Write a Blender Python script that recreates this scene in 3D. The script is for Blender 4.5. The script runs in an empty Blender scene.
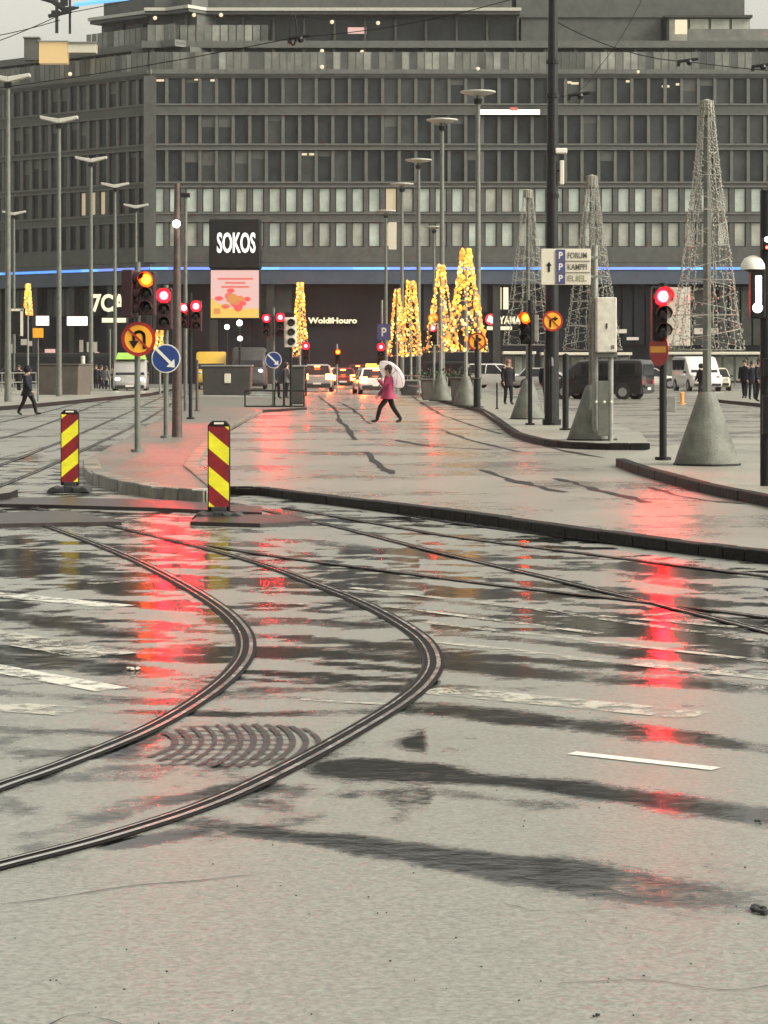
import bpy, bmesh, math, random
from mathutils import Vector, Matrix, noise as mnoise

random.seed(7)
R = math.radians
scene = bpy.context.scene
C = scene.collection

# ------------------------------------------------------------------ camera
CAM_H, F, HY = 1.65, 2400.0, 365.0
cam_d = bpy.data.cameras.new('camera')
cam = bpy.data.objects.new('camera', cam_d)
C.objects.link(cam)
cam.location = (0, 0, CAM_H)
cam.rotation_euler = (R(90), 0, 0)
cam_d.sensor_fit = 'VERTICAL'
cam_d.sensor_height = 36.0
cam_d.lens = F / 1024 * 36.0
cam_d.shift_y = -(512 - HY) / 1024
cam_d.clip_start = 0.1
cam_d.clip_end = 3000
scene.camera = cam

# ------------------------------------------------------------------ world, sun, exposure
world = bpy.data.worlds.new('World')
scene.world = world
world.use_nodes = True
nt = world.node_tree
nt.nodes.clear()
SUN_EL, SUN_ROT = 38, 110
sky = nt.nodes.new('ShaderNodeTexSky')
sky.sky_type = 'NISHITA'
sky.sun_disc = False
sky.sun_elevation = R(SUN_EL)
sky.sun_rotation = R(SUN_ROT)
sky.dust_density = 6.0
sky.air_density = 1.0
hs = nt.nodes.new('ShaderNodeHueSaturation')
hs.inputs['Saturation'].default_value = 0.06
tint = nt.nodes.new('ShaderNodeMix'); tint.data_type = 'RGBA'; tint.blend_type = 'MULTIPLY'
tint.inputs['Factor'].default_value = 1.0
tint.inputs['B'].default_value = (1.0, 0.97, 0.86, 1)
bg = nt.nodes.new('ShaderNodeBackground')
bg.inputs['Strength'].default_value = 0.15
outw = nt.nodes.new('ShaderNodeOutputWorld')
nt.links.new(sky.outputs['Color'], hs.inputs['Color'])
nt.links.new(hs.outputs['Color'], tint.inputs['A'])
nt.links.new(tint.outputs['Result'], bg.inputs['Color'])
nt.links.new(bg.outputs['Background'], outw.inputs['Surface'])

sun_d = bpy.data.lights.new('sun', 'SUN')
sun_d.energy = 0.8
sun_d.angle = R(25)
sun_d.color = (1.0, 0.95, 0.87)
sun = bpy.data.objects.new('sun', sun_d)
sun.rotation_euler = (R(90 - SUN_EL), 0, R(70))
C.objects.link(sun)

scene.view_settings.view_transform = 'Standard'
scene.view_settings.look = 'None'
scene.view_settings.gamma = 1
scene.view_settings.exposure = 1.05
scene.render.engine = 'CYCLES'
scene.cycles.use_denoising = True
scene.cycles.max_bounces = 6
scene.cycles.sample_clamp_indirect = 6
scene.cycles.caustics_reflective = False
scene.cycles.caustics_refractive = False

# ------------------------------------------------------------------ photo geometry helpers
LOW = -0.09                      # level of the tram bed in front; the carriageway beyond is z = 0
def G(px, py, z=0.0):
    s = (py - HY) / (CAM_H - z)
    return Vector(((px - 384) / s, F / s, z))
def W(px, py, Y):
    return Vector(((px - 384) * Y / F, Y, CAM_H + (HY - py) * Y / F))
def WX(px, Y): return (px - 384) * Y / F
def WZ(py, Y): return CAM_H + (HY - py) * Y / F

# ------------------------------------------------------------------ materials
def mat(name, col, rough=0.6, metal=0.0, var=0.0, scale=6.0, bump=0.0, bscale=40.0, emit=None, estr=0.0, spec=0.5, coat=0.0, alpha=None, rvar=0.0):
    m = bpy.data.materials.new(name)
    m.use_nodes = True
    t = m.node_tree
    p = t.nodes['Principled BSDF']
    p.inputs['Base Color'].default_value = (*col, 1)
    p.inputs['Roughness'].default_value = rough
    p.inputs['Metallic'].default_value = metal
    p.inputs['Specular IOR Level'].default_value = spec
    p.inputs['Coat Weight'].default_value = coat
    p.inputs['Coat Roughness'].default_value = 0.1
    tc = t.nodes.new('ShaderNodeTexCoord')
    if var or rvar:
        n = t.nodes.new('ShaderNodeTexNoise')
        n.inputs['Scale'].default_value = scale
        n.inputs['Detail'].default_value = 6
        n.inputs['Roughness'].default_value = 0.65
        t.links.new(tc.outputs['Object'], n.inputs['Vector'])
        if var:
            r = t.nodes.new('ShaderNodeValToRGB')
            r.color_ramp.elements[0].position = 0.3
            r.color_ramp.elements[1].position = 0.7
            r.color_ramp.elements[0].color = (*[c * (1 - var) for c in col], 1)
            r.color_ramp.elements[1].color = (*[min(1, c * (1 + var)) for c in col], 1)
            t.links.new(n.outputs['Fac'], r.inputs['Fac'])
            t.links.new(r.outputs['Color'], p.inputs['Base Color'])
        if rvar:
            mr = t.nodes.new('ShaderNodeMapRange')
            mr.inputs['From Min'].default_value = 0.3
            mr.inputs['From Max'].default_value = 0.7
            mr.inputs['To Min'].default_value = max(0.02, rough - rvar)
            mr.inputs['To Max'].default_value = rough + rvar
            t.links.new(n.outputs['Fac'], mr.inputs['Value'])
            t.links.new(mr.outputs['Result'], p.inputs['Roughness'])
    if bump:
        n2 = t.nodes.new('ShaderNodeTexNoise')
        n2.inputs['Scale'].default_value = bscale
        n2.inputs['Detail'].default_value = 4
        t.links.new(tc.outputs['Object'], n2.inputs['Vector'])
        b = t.nodes.new('ShaderNodeBump')
        b.inputs['Strength'].default_value = bump
        b.inputs['Distance'].default_value = 0.02
        t.links.new(n2.outputs['Fac'], b.inputs['Height'])
        t.links.new(b.outputs['Normal'], p.inputs['Normal'])
    if emit:
        p.inputs['Emission Color'].default_value = (*emit, 1)
        p.inputs['Emission Strength'].default_value = estr
    return m

def lens_mat(name, col, centre, edge, rad):
    """A lit signal lens: glow painted into the emission, from white-hot core to coloured ring."""
    m = mat(name, (0.2, 0.02, 0.02), 0.3)
    t = m.node_tree; p = t.nodes['Principled BSDF']
    p.inputs['Emission Color'].default_value = (*col, 1)
    tc = t.nodes.new('ShaderNodeTexCoord')
    ln = t.nodes.new('ShaderNodeVectorMath'); ln.operation = 'LENGTH'
    t.links.new(tc.outputs['Object'], ln.inputs[0])
    mr = t.nodes.new('ShaderNodeMapRange'); mr.interpolation_type = 'SMOOTHSTEP'  # radial falloff of emission imitates the glow around the lamp
    mr.inputs['From Min'].default_value = rad * 0.05
    mr.inputs['From Max'].default_value = rad * 0.74
    mr.inputs['To Min'].default_value = centre
    mr.inputs['To Max'].default_value = edge
    t.links.new(ln.outputs['Value'], mr.inputs['Value'])
    t.links.new(mr.outputs['Result'], p.inputs['Emission Strength'])
    return m

def road_mat(name, dry, wetc, r_dry, r_wet, fine=70.0, bump=0.5, attr='wet', amp=0.5, patch=0.5, sharp=0.0, base=0.0, wspec=0.5, grain=0.3):
    m = bpy.data.materials.new(name); m.use_nodes = True
    t = m.node_tree; p = t.nodes['Principled BSDF']
    L = t.links.new
    tc = t.nodes.new('ShaderNodeTexCoord')
    at = t.nodes.new('ShaderNodeAttribute'); at.attribute_name = attr
    n1 = t.nodes.new('ShaderNodeTexNoise'); n1.inputs['Scale'].default_value = 3.0
    n1.inputs['Detail'].default_value = 8; n1.inputs['Roughness'].default_value = 0.7
    L(tc.outputs['Object'], n1.inputs['Vector'])
    n3 = t.nodes.new('ShaderNodeTexNoise'); n3.inputs['Scale'].default_value = 0.35
    n3.inputs['Detail'].default_value = 3
    L(tc.outputs['Object'], n3.inputs['Vector'])
    a = t.nodes.new('ShaderNodeMath'); a.operation = 'SUBTRACT'; L(n1.outputs['Fac'], a.inputs[0]); a.inputs[1].default_value = 0.5
    b = t.nodes.new('ShaderNodeMath'); b.operation = 'MULTIPLY'; L(a.outputs[0], b.inputs[0]); b.inputs[1].default_value = amp * 2
    a2 = t.nodes.new('ShaderNodeMath'); a2.operation = 'SUBTRACT'; L(n3.outputs['Fac'], a2.inputs[0]); a2.inputs[1].default_value = 0.5
    b2 = t.nodes.new('ShaderNodeMath'); b2.operation = 'MULTIPLY_ADD'; L(a2.outputs[0], b2.inputs[0]); b2.inputs[1].default_value = patch * 2; L(b.outputs[0], b2.inputs[2])
    s = t.nodes.new('ShaderNodeMath'); s.operation = 'ADD'; s.use_clamp = True; L(b2.outputs[0], s.inputs[1])
    if base: s.inputs[0].default_value = base
    else: L(at.outputs['Fac'], s.inputs[0])
    ng = t.nodes.new('ShaderNodeTexNoise'); ng.inputs['Scale'].default_value = 26.0; ng.inputs['Detail'].default_value = 5; ng.inputs['Roughness'].default_value = 0.7; L(tc.outputs['Object'], ng.inputs['Vector'])
    gm = t.nodes.new('ShaderNodeMath'); gm.operation = 'MULTIPLY_ADD'; gm.inputs[1].default_value = grain; L(ng.outputs['Fac'], gm.inputs[0]); gm.inputs[2].default_value = -0.5 * grain
    ga = t.nodes.new('ShaderNodeMath'); ga.operation = 'ADD'; ga.use_clamp = True; L(s.outputs[0], ga.inputs[0]); L(gm.outputs[0], ga.inputs[1]); s = ga
    s0 = s; s = t.nodes.new('ShaderNodeMapRange'); s.interpolation_type = 'SMOOTHSTEP'; s.inputs['From Min'].default_value = sharp; s.inputs['From Max'].default_value = 1 - sharp; L(s0.outputs[0], s.inputs['Value'])
    mr = t.nodes.new('ShaderNodeMapRange'); mr.inputs['To Min'].default_value = r_dry; mr.inputs['To Max'].default_value = r_wet
    L(s.outputs[0], mr.inputs['Value']); L(mr.outputs['Result'], p.inputs['Roughness'])
    mx = t.nodes.new('ShaderNodeMix'); mx.data_type = 'RGBA'
    mx.inputs['A'].default_value = (*dry, 1); mx.inputs['B'].default_value = (*wetc, 1)
    L(s.outputs[0], mx.inputs['Factor'])
    n2 = t.nodes.new('ShaderNodeTexNoise'); n2.inputs['Scale'].default_value = fine
    n2.inputs['Detail'].default_value = 3; n2.inputs['Roughness'].default_value = 0.6
    L(tc.outputs['Object'], n2.inputs['Vector'])
    rp = t.nodes.new('ShaderNodeMapRange'); rp.inputs['From Min'].default_value = 0.3; rp.inputs['From Max'].default_value = 0.7
    rp.inputs['To Min'].default_value = 0.68; rp.inputs['To Max'].default_value = 1.28
    L(n2.outputs['Fac'], rp.inputs['Value'])
    ml = t.nodes.new('ShaderNodeVectorMath'); ml.operation = 'SCALE'
    L(mx.outputs['Result'], ml.inputs[0]); L(rp.outputs['Result'], ml.inputs['Scale'])
    L(ml.outputs[0], p.inputs['Base Color'])
    bs = t.nodes.new('ShaderNodeMapRange'); bs.inputs['To Min'].default_value = bump; bs.inputs['To Max'].default_value = bump * 0.12
    L(s.outputs[0], bs.inputs['Value'])
    bp = t.nodes.new('ShaderNodeBump'); bp.inputs['Distance'].default_value = 0.006
    L(n2.outputs['Fac'], bp.inputs['Height']); L(bs.outputs['Result'], bp.inputs['Strength'])
    # slow ripples of the water film
    n4 = t.nodes.new('ShaderNodeTexNoise'); n4.inputs['Scale'].default_value = 9.0; n4.inputs['Detail'].default_value = 2
    L(tc.outputs['Object'], n4.inputs['Vector'])
    bp2 = t.nodes.new('ShaderNodeBump'); bp2.inputs['Distance'].default_value = 0.02; bp2.inputs['Strength'].default_value = 0.09
    L(n4.outputs['Fac'], bp2.inputs['Height']); L(bp.outputs['Normal'], bp2.inputs['Normal'])
    L(bp2.outputs['Normal'], p.inputs['Normal'])
    sm = t.nodes.new('ShaderNodeMapRange'); sm.inputs['To Min'].default_value = 0.5; sm.inputs['To Max'].default_value = wspec
    L(s.outputs[0], sm.inputs['Value']); L(sm.outputs['Result'], p.inputs['Specular IOR Level'])
    return m

def paint_mat(name, col, cover, scale=9.0):
    m = mat(name, col, 0.4)
    t = m.node_tree; p = t.nodes['Principled BSDF']
    tc = t.nodes.new('ShaderNodeTexCoord')
    n = t.nodes.new('ShaderNodeTexNoise'); n.inputs['Scale'].default_value = scale; n.inputs['Detail'].default_value = 8
    n.inputs['Roughness'].default_value = 0.75
    t.links.new(tc.outputs['Object'], n.inputs['Vector'])
    mr = t.nodes.new('ShaderNodeMapRange')
    c = 1 - cover
    mr.inputs['From Min'].default_value = 0.3 + 0.4 * c - 0.06; mr.inputs['From Max'].default_value = 0.3 + 0.4 * c + 0.06
    t.links.new(n.outputs['Fac'], mr.inputs['Value'])
    t.links.new(mr.outputs['Result'], p.inputs['Alpha'])
    return m

M = {}
M['granite'] = mat('wall_granite', (0.070, 0.0725, 0.065), 0.55, var=0.28, scale=1.3)
M['granite_light'] = mat('cornice_granite', (0.105, 0.108, 0.097), 0.5, var=0.2, scale=2.0)
M['granite_dark'] = mat('dark_granite', (0.03, 0.03, 0.028), 0.5, var=0.3, scale=1.2)
M['shop_black'] = mat('dark_shopfront', (0.022, 0.024, 0.030), 0.25, spec=0.25, var=0.3, scale=0.4)
M['shop_panel'] = mat('panelled_cladding', (0.06, 0.066, 0.058), 0.45, var=0.3, scale=0.9)
M['fascia'] = mat('blue_grey_fascia', (0.06, 0.075, 0.10), 0.35, var=0.2, scale=0.7)  # blue spill of the light strip put into the fascia colour
M['frame_dark'] = mat('window_frame_metal', (0.025, 0.027, 0.028), 0.45)
M['glass_dark'] = mat('dark_window_glass', (0.030, 0.036, 0.037), 0.12, var=0.45, scale=0.45, spec=0.25)
M['glass_mid'] = mat('grey_window_glass', (0.052, 0.058, 0.056), 0.2, var=0.4, scale=0.5, spec=0.4)
M['glass_pale'] = mat('curtained_window', (0.37, 0.41, 0.365), 0.35, var=0.3, scale=0.55, spec=0.3, emit=(0.85, 1.0, 0.85), estr=0.03)  # faint emission added to brighten the pale panes
M['glass_pale2'] = mat('half_curtained_window', (0.32, 0.33, 0.28), 0.3, var=0.4, scale=0.6, spec=0.3, emit=(1.0, 0.95, 0.78), estr=0.02)  # same added brightening, a little weaker
M['glass_warm'] = mat('lit_window', (0.3, 0.26, 0.2), 0.4, emit=(1.0, 0.78, 0.45), estr=0.190)
M['blind'] = mat('window_blind', (0.085, 0.09, 0.08), 0.5, var=0.3, scale=0.5)
M['glass_rail'] = mat('terrace_glass', (0.15, 0.155, 0.135), 0.25, var=0.35, scale=0.8)
M['glass_rail2'] = mat('terrace_glass_pale', (0.25, 0.255, 0.225), 0.25, var=0.3, scale=0.8)
M['glass_rail3'] = mat('terrace_glass_dim', (0.07, 0.073, 0.065), 0.25, var=0.3, scale=0.8)
M['led_blue'] = mat('blue_light_strip', (0.1, 0.2, 0.4), 0.4, emit=(0.08, 0.30, 1.0), estr=0.630)
M['led_cyan'] = mat('pale_light_strip', (0.1, 0.2, 0.4), 0.4, emit=(0.16, 0.50, 1.0), estr=0.630)
M['led_violet'] = mat('violet_light_strip', (0.1, 0.2, 0.4), 0.4, emit=(0.20, 0.28, 1.0), estr=0.546)
M['lit_white'] = mat('lit_sign_white', (0.06, 0.06, 0.06), 0.4, emit=(1.0, 0.95, 0.85), estr=0.992)
M['lit_cream'] = mat('lit_sign_cream', (0.06, 0.06, 0.06), 0.4, emit=(1.0, 0.88, 0.55), estr=0.660)
M['lit_orange'] = mat('lit_sign_orange', (0.06, 0.06, 0.06), 0.4, emit=(1.0, 0.42, 0.05), estr=0.600)
M['lit_yellow'] = mat('lit_sign_yellow', (0.06, 0.06, 0.06), 0.4, emit=(1.0, 0.70, 0.08), estr=0.500)
M['lit_red'] = mat('lit_sign_red', (0.06, 0.06, 0.06), 0.4, emit=(1.0, 0.05, 0.05), estr=0.500)
M['lit_pink'] = mat('lit_screen_pink', (0.06, 0.06, 0.06), 0.4, emit=(1.0, 0.60, 0.53), estr=0.420)
M['lit_rose'] = mat('lit_screen_rose', (0.06, 0.06, 0.06), 0.4, emit=(1.0, 0.16, 0.12), estr=0.405)
M['sign_black'] = mat('sign_black', (0.009, 0.0095, 0.0095), 0.4, spec=0.25, var=0.3)
M['metal_grey'] = mat('galvanised_metal', (0.22, 0.225, 0.20), 0.42, metal=0.35, var=0.25, scale=5)
M['metal_pale'] = mat('pale_lamp_metal', (0.42, 0.41, 0.36), 0.45, var=0.15, scale=5)
M['metal_dark'] = mat('dark_painted_metal', (0.010, 0.011, 0.011), 0.38, spec=0.25, var=0.3, scale=6)
M['wire'] = mat('dark_wire', (0.012, 0.012, 0.012), 0.9, spec=0.05)
M['metal_brown'] = mat('rusty_brown_metal', (0.065, 0.042, 0.034), 0.5, var=0.4, scale=8)
M['metal_olive'] = mat('olive_painted_metal', (0.10, 0.105, 0.088), 0.45, var=0.3, scale=6)
M['black_plastic'] = mat('black_plastic', (0.006, 0.006, 0.006), 0.4, spec=0.25)
M['signal_red_shell'] = mat('dark_red_signal_shell', (0.03, 0.008, 0.010), 0.4)
M['board_pale'] = mat('pale_backing_board', (0.5, 0.47, 0.4), 0.5, var=0.2)
M['concrete'] = mat('wet_cast_concrete', (0.092, 0.096, 0.076), 0.6, var=0.5, scale=3.2, bump=0.5, bscale=45)
M['concrete_brown'] = mat('brown_concrete', (0.085, 0.073, 0.060), 0.55, var=0.28, scale=2.2, bump=0.3)
M['concrete_dark'] = mat('dark_concrete', (0.032, 0.032, 0.03), 0.5, var=0.3, scale=2.0, bump=0.2)
M['kerb_dark'] = mat('wet_dark_kerb', (0.009, 0.008, 0.0075), 0.6, spec=0.2, var=0.5, scale=4.0, bump=0.6, bscale=12)
M['kerb_stone'] = mat('pale_kerb_stone', (0.15, 0.14, 0.112), 0.4, var=0.6, scale=2.6, bump=0.4, bscale=20)
M['steel'] = mat('polished_rail_steel', (0.72, 0.71, 0.67), 0.22, metal=1.0, var=0.25, scale=9, rvar=0.1)
M['rail_rust'] = mat('rusty_rail_web', (0.010, 0.009, 0.008), 0.6, spec=0.12, var=0.4, scale=12)
M['groove'] = mat('wet_groove', (0.003, 0.003, 0.003), 0.5, spec=0.1)
M['tar'] = mat('wet_tar_seam', (0.012, 0.0115, 0.011), 0.5, spec=0.18, var=0.4, scale=6)
M['plate'] = mat('wet_steel_plate', (0.022, 0.015, 0.014), 0.35, var=0.5, scale=3, bump=0.3, bscale=15)
M['paint_white'] = paint_mat('worn_white_paint', (0.48, 0.475, 0.42), 0.58, 5.0)
M['paint_faint'] = paint_mat('faint_white_paint', (0.36, 0.35, 0.30), 0.50, 6.0)
M['paint_fresh'] = paint_mat('white_paint', (0.62, 0.60, 0.52), 0.86)
M['yellow_stripe'] = mat('reflective_yellow', (0.66, 0.60, 0.02), 0.4, var=0.22, scale=7)
M['red_stripe'] = mat('reflective_red', (0.18, 0.007, 0.010), 0.4, var=0.35, scale=7)
M['rubber'] = mat('black_rubber', (0.014, 0.015, 0.015), 0.6, var=0.3, scale=10)
M['sign_yellow'] = mat('sign_yellow', (0.75, 0.34, 0.02), 0.4, var=0.05)
M['sign_red'] = mat('sign_red', (0.30, 0.012, 0.012), 0.4)
M['sign_blue'] = mat('sign_blue', (0.008, 0.035, 0.16), 0.4)
M['sign_white'] = mat('sign_white', (0.62, 0.60, 0.53), 0.45)
M['sign_cream'] = mat('sign_cream', (0.56, 0.52, 0.42), 0.5, var=0.06)
M['sign_purple'] = mat('sign_purple_blue', (0.05, 0.055, 0.16), 0.45)
M['text_grey'] = mat('sign_text_grey', (0.12, 0.11, 0.09), 0.5)
M['text_olive'] = mat('sign_text_olive', (0.25, 0.25, 0.16), 0.5)
M['string_wire'] = mat('pale_string_wire', (0.27, 0.26, 0.22), 0.5, var=0.3, scale=5)
M['bulb_off'] = mat('unlit_bulb', (0.26, 0.25, 0.21), 0.35, var=0.2, scale=15)
M['bulb_on'] = mat('lit_golden_bulb', (0.1, 0.07, 0.03), 0.4, emit=(1.0, 0.50, 0.035), estr=1.175)
M['bulb_on2'] = mat('lit_amber_bulb', (0.1, 0.07, 0.03), 0.4, emit=(1.0, 0.27, 0.025), estr=0.881)
M['bulb_on3'] = mat('lit_cream_bulb', (0.1, 0.07, 0.03), 0.4, emit=(1.0, 0.70, 0.22), estr=1.175)
M['car_white'] = mat('white_car_paint', (0.62, 0.60, 0.56), 0.25, coat=0.6)
M['car_silver'] = mat('silver_car_paint', (0.33, 0.32, 0.30), 0.28, metal=0.3, coat=0.5)
M['car_black'] = mat('black_car_paint', (0.004, 0.004, 0.006), 0.22, spec=0.25, coat=0.7)
M['car_red'] = mat('dark_red_car_paint', (0.16, 0.022, 0.025), 0.25, coat=0.6)
M['car_green'] = mat('lime_green_paint', (0.26, 0.46, 0.07), 0.35, coat=0.4)
M['car_yellow'] = mat('yellow_vehicle_paint', (0.50, 0.31, 0.03), 0.4, coat=0.3)
M['car_cream'] = mat('cream_vehicle_paint', (0.46, 0.42, 0.30), 0.4, coat=0.3)
M['car_glass'] = mat('car_window_glass', (0.012, 0.014, 0.016), 0.08)
M['car_trim'] = mat('car_black_trim', (0.015, 0.015, 0.015), 0.5)
M['tyre'] = mat('tyre_rubber', (0.012, 0.012, 0.012), 0.7)
M['rim'] = mat('wheel_rim', (0.35, 0.35, 0.35), 0.35, metal=0.8)
M['brake'] = mat('lit_brake_lamp', (0.6, 0.05, 0.03), 0.3, emit=(1.0, 0.11, 0.015), estr=38.0)
M['tail'] = mat('lit_tail_lamp', (0.6, 0.03, 0.03), 0.3, emit=(1.0, 0.05, 0.03), estr=7.0)
M['head'] = mat('lit_head_lamp', (0.8, 0.8, 0.8), 0.3, emit=(1.0, 0.94, 0.82), estr=8.0)
M['head_off'] = mat('head_lamp_glass', (0.4, 0.4, 0.38), 0.15)
M['taxi'] = mat('lit_taxi_dome', (0.8, 0.6, 0.1), 0.4, emit=(1.0, 0.55, 0.05), estr=0.650)
M['globe'] = mat('lit_globe', (0.8, 0.8, 0.8), 0.4, emit=(1.0, 0.86, 0.74), estr=4.0)
M['skin'] = mat('skin', (0.40, 0.24, 0.17), 0.5)
M['hair'] = mat('dark_hair', (0.025, 0.014, 0.010), 0.5)
M['hair_red'] = mat('reddish_hair', (0.16, 0.05, 0.03), 0.5)
M['cloth_pink'] = mat('raspberry_coat', (0.25, 0.014, 0.062), 0.7, var=0.25, scale=14)
M['cloth_black'] = mat('black_cloth', (0.005, 0.005, 0.007), 0.75, spec=0.25, var=0.3, scale=10)
M['cloth_navy'] = mat('navy_cloth', (0.006, 0.008, 0.016), 0.75, spec=0.25, var=0.3, scale=10)
M['cloth_grey'] = mat('grey_cloth', (0.12, 0.12, 0.11), 0.75, var=0.3, scale=10)
M['cloth_brown'] = mat('brown_cloth', (0.09, 0.05, 0.035), 0.75, var=0.3, scale=10)
M['cloth_pale'] = mat('pale_cloth', (0.42, 0.39, 0.32), 0.75, var=0.2, scale=10)
M['shoe'] = mat('black_shoe', (0.012, 0.010, 0.010), 0.45)
M['umbrella'] = mat('pale_pink_umbrella', (0.90, 0.85, 0.86), 0.5)
_t = M['umbrella'].node_tree; _tr = _t.nodes.new('ShaderNodeBsdfTranslucent'); _tr.inputs['Color'].default_value = (0.95, 0.9, 0.9, 1); _mx = _t.nodes.new('ShaderNodeMixShader'); _mx.inputs[0].default_value = 0.55
_t.links.new(_t.nodes['Principled BSDF'].outputs[0], _mx.inputs[1]); _t.links.new(_tr.outputs[0], _mx.inputs[2]); _t.links.new(_mx.outputs[0], _t.nodes['Material Output'].inputs['Surface'])
M['shelter_roof'] = mat('cream_shelter_roof', (0.58, 0.55, 0.44), 0.45, var=0.12)
M['shelter_glass'] = mat('shelter_glass', (0.24, 0.26, 0.23), 0.12, var=0.3, scale=1.5)
M['orange_post'] = mat('orange_plastic', (0.65, 0.28, 0.08), 0.5)
M['leaf_dark'] = mat('evergreen_leaf', (0.035, 0.05, 0.025), 0.6, var=0.4)

RED_R = 0.15
M['lens_red'] = lens_mat('lit_red_lens', (1.0, 0.003, 0.006), 950.0, 6.0, RED_R)
M['lens_red_soft'] = lens_mat('lit_red_lens_dimmer', (1.0, 0.006, 0.010), 600.0, 4.0, RED_R)
M['lens_orange'] = lens_mat('lit_orange_lens', (1.0, 0.055, 0.002), 70.0, 3.0, RED_R)
M['lens_off'] = mat('unlit_lens', (0.012, 0.010, 0.010), 0.2)

# ------------------------------------------------------------------ mesh builder
class MB:
    def __init__(s): s.v = []; s.f = []; s.m = []
    def add(s, verts, faces, m=0):
        o = len(s.v); s.v += [Vector(v) for v in verts]
        for f in faces: s.f.append([i + o for i in f]); s.m.append(m)
    def box(s, c, d, m=0, rz=0.0):
        x, y, z = c; a, b, h = d[0] / 2, d[1] / 2, d[2] / 2
        cr, sr = math.cos(rz), math.sin(rz)
        P = []
        for k in (-h, h):
            for i, j in ((-a, -b), (a, -b), (a, b), (-a, b)):
                P.append((x + i * cr - j * sr, y + i * sr + j * cr, z + k))
        s.add(P, [(3, 2, 1, 0), (4, 5, 6, 7), (0, 1, 5, 4), (1, 2, 6, 5), (2, 3, 7, 6), (3, 0, 4, 7)], m)
    def hexa(s, P, m=0):
        s.add(P, [(3, 2, 1, 0), (4, 5, 6, 7), (0, 1, 5, 4), (1, 2, 6, 5), (2, 3, 7, 6), (3, 0, 4, 7)], m)
    def prism_xz(s, pts, y0, y1, m=0):
        """outline in x,z seen from -Y (counter-clockwise), from y0 (front) to y1"""
        n = len(pts)
        s.add([(x, y0, z) for x, z in pts] + [(x, y1, z) for x, z in pts],
              [tuple(range(n)), tuple(range(2 * n - 1, n - 1, -1))] +
              [(i, i + n, (i + 1) % n + n, (i + 1) % n) for i in range(n)], m)
    def prism_xy(s, pts, z0, z1, m=0, ms=None):
        n = len(pts)
        s.add([(p[0], p[1], z1) for p in pts], [tuple(range(n))], m)
        s.add([(p[0], p[1], z0) for p in pts] + [(p[0], p[1], z1) for p in pts],
              [(i, (i + 1) % n, (i + 1) % n + n, i + n) for i in range(n)], m if ms is None else ms)
    def tube(s, pts, rad, n=10, m=0, caps=True):
        pts = [Vector(p) for p in pts]
        if not hasattr(rad, '__len__'): rad = [rad] * len(pts)
        o = len(s.v); prev = None
        for i, p in enumerate(pts):
            d = (pts[min(i + 1, len(pts) - 1)] - pts[max(i - 1, 0)])
            d = d.normalized() if d.length > 1e-9 else Vector((0, 0, 1))
            u = prev if prev else (Vector((1, 0, 0)) if abs(d.x) < 0.9 else Vector((0, 1, 0)))
            u = (u - d * u.dot(d)).normalized(); w = d.cross(u); prev = u
            for k in range(n):
                a = 2 * math.pi * k / n
                s.v.append(p + (u * math.cos(a) + w * math.sin(a)) * rad[i])
        for i in range(len(pts) - 1):
            for k in range(n):
                k2 = (k + 1) % n
                s.f.append([o + i * n + k, o + i * n + k2, o + (i + 1) * n + k2, o + (i + 1) * n + k]); s.m.append(m)
        if caps:
            s.f.append([o + k for k in range(n - 1, -1, -1)]); s.m.append(m)
            s.f.append([o + (len(pts) - 1) * n + k for k in range(n)]); s.m.append(m)
    def lathe(s, prof, c=(0, 0, 0), n=16, m=0, axis='z', sx=1.0, sy=1.0):
        o = len(s.v)
        for r, h in prof:
            for k in range(n):
                a = 2 * math.pi * k / n
                x, y = r * math.cos(a) * sx, r * math.sin(a) * sy
                if axis == 'z': q = (x, y, h)
                elif axis == 'y': q = (x, h, -y)
                else: q = (h, x, y)
                s.v.append(Vector(c) + Vector(q))
        for i in range(len(prof) - 1):
            for k in range(n):
                k2 = (k + 1) % n
                s.f.append([o + i * n + k, o + i * n + k2, o + (i + 1) * n + k2, o + (i + 1) * n + k]); s.m.append(m)
        if prof[0][0] > 1e-4: s.f.append([o + k for k in range(n - 1, -1, -1)]); s.m.append(m)
        if prof[-1][0] > 1e-4: s.f.append([o + (len(prof) - 1) * n + k for k in range(n)]); s.m.append(m)
    def ball(s, c, r, n=8, m=0, sx=1, sy=1, sz=1):
        prof = []
        h = max(3, n // 2)
        for i in range(h + 1):
            a = -math.pi / 2 + math.pi * i / h
            prof.append((max(1e-5, r * math.cos(a)), r * math.sin(a) * sz))
        s.lathe(prof, c, n, m, 'z', sx, sy)
    def build(s, name, mats, parent=None, loc=(0, 0, 0), off=None, smooth=False, bevel=0.0, segs=2):
        me = bpy.data.meshes.new(name)
        o = Vector(off) if off is not None else Vector((0, 0, 0))
        me.from_pydata([tuple(v - o) for v in s.v], [], s.f)
        if not isinstance(mats, (list, tuple)): mats = [mats]
        for m in mats: me.materials.append(m)
        me.polygons.foreach_set('material_index', s.m)
        if smooth:
            me.polygons.foreach_set('use_smooth', [True] * len(s.f))
        me.update()
        ob = bpy.data.objects.new(name, me)
        C.objects.link(ob)
        if smooth: 
            bm = bmesh.new(); bm.from_mesh(me)
            for e in bm.edges:
                if len(e.link_faces) == 2 and e.calc_face_angle(0) > R(42): e.smooth = False
            bm.to_mesh(me); bm.free()
        if parent: ob.parent = parent
        ob.location = loc
        if bevel:
            b = ob.modifiers.new('bevel', 'BEVEL'); b.width = bevel; b.segments = segs; b.limit_method = 'ANGLE'; b.angle_limit = R(40)
        return ob

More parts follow.
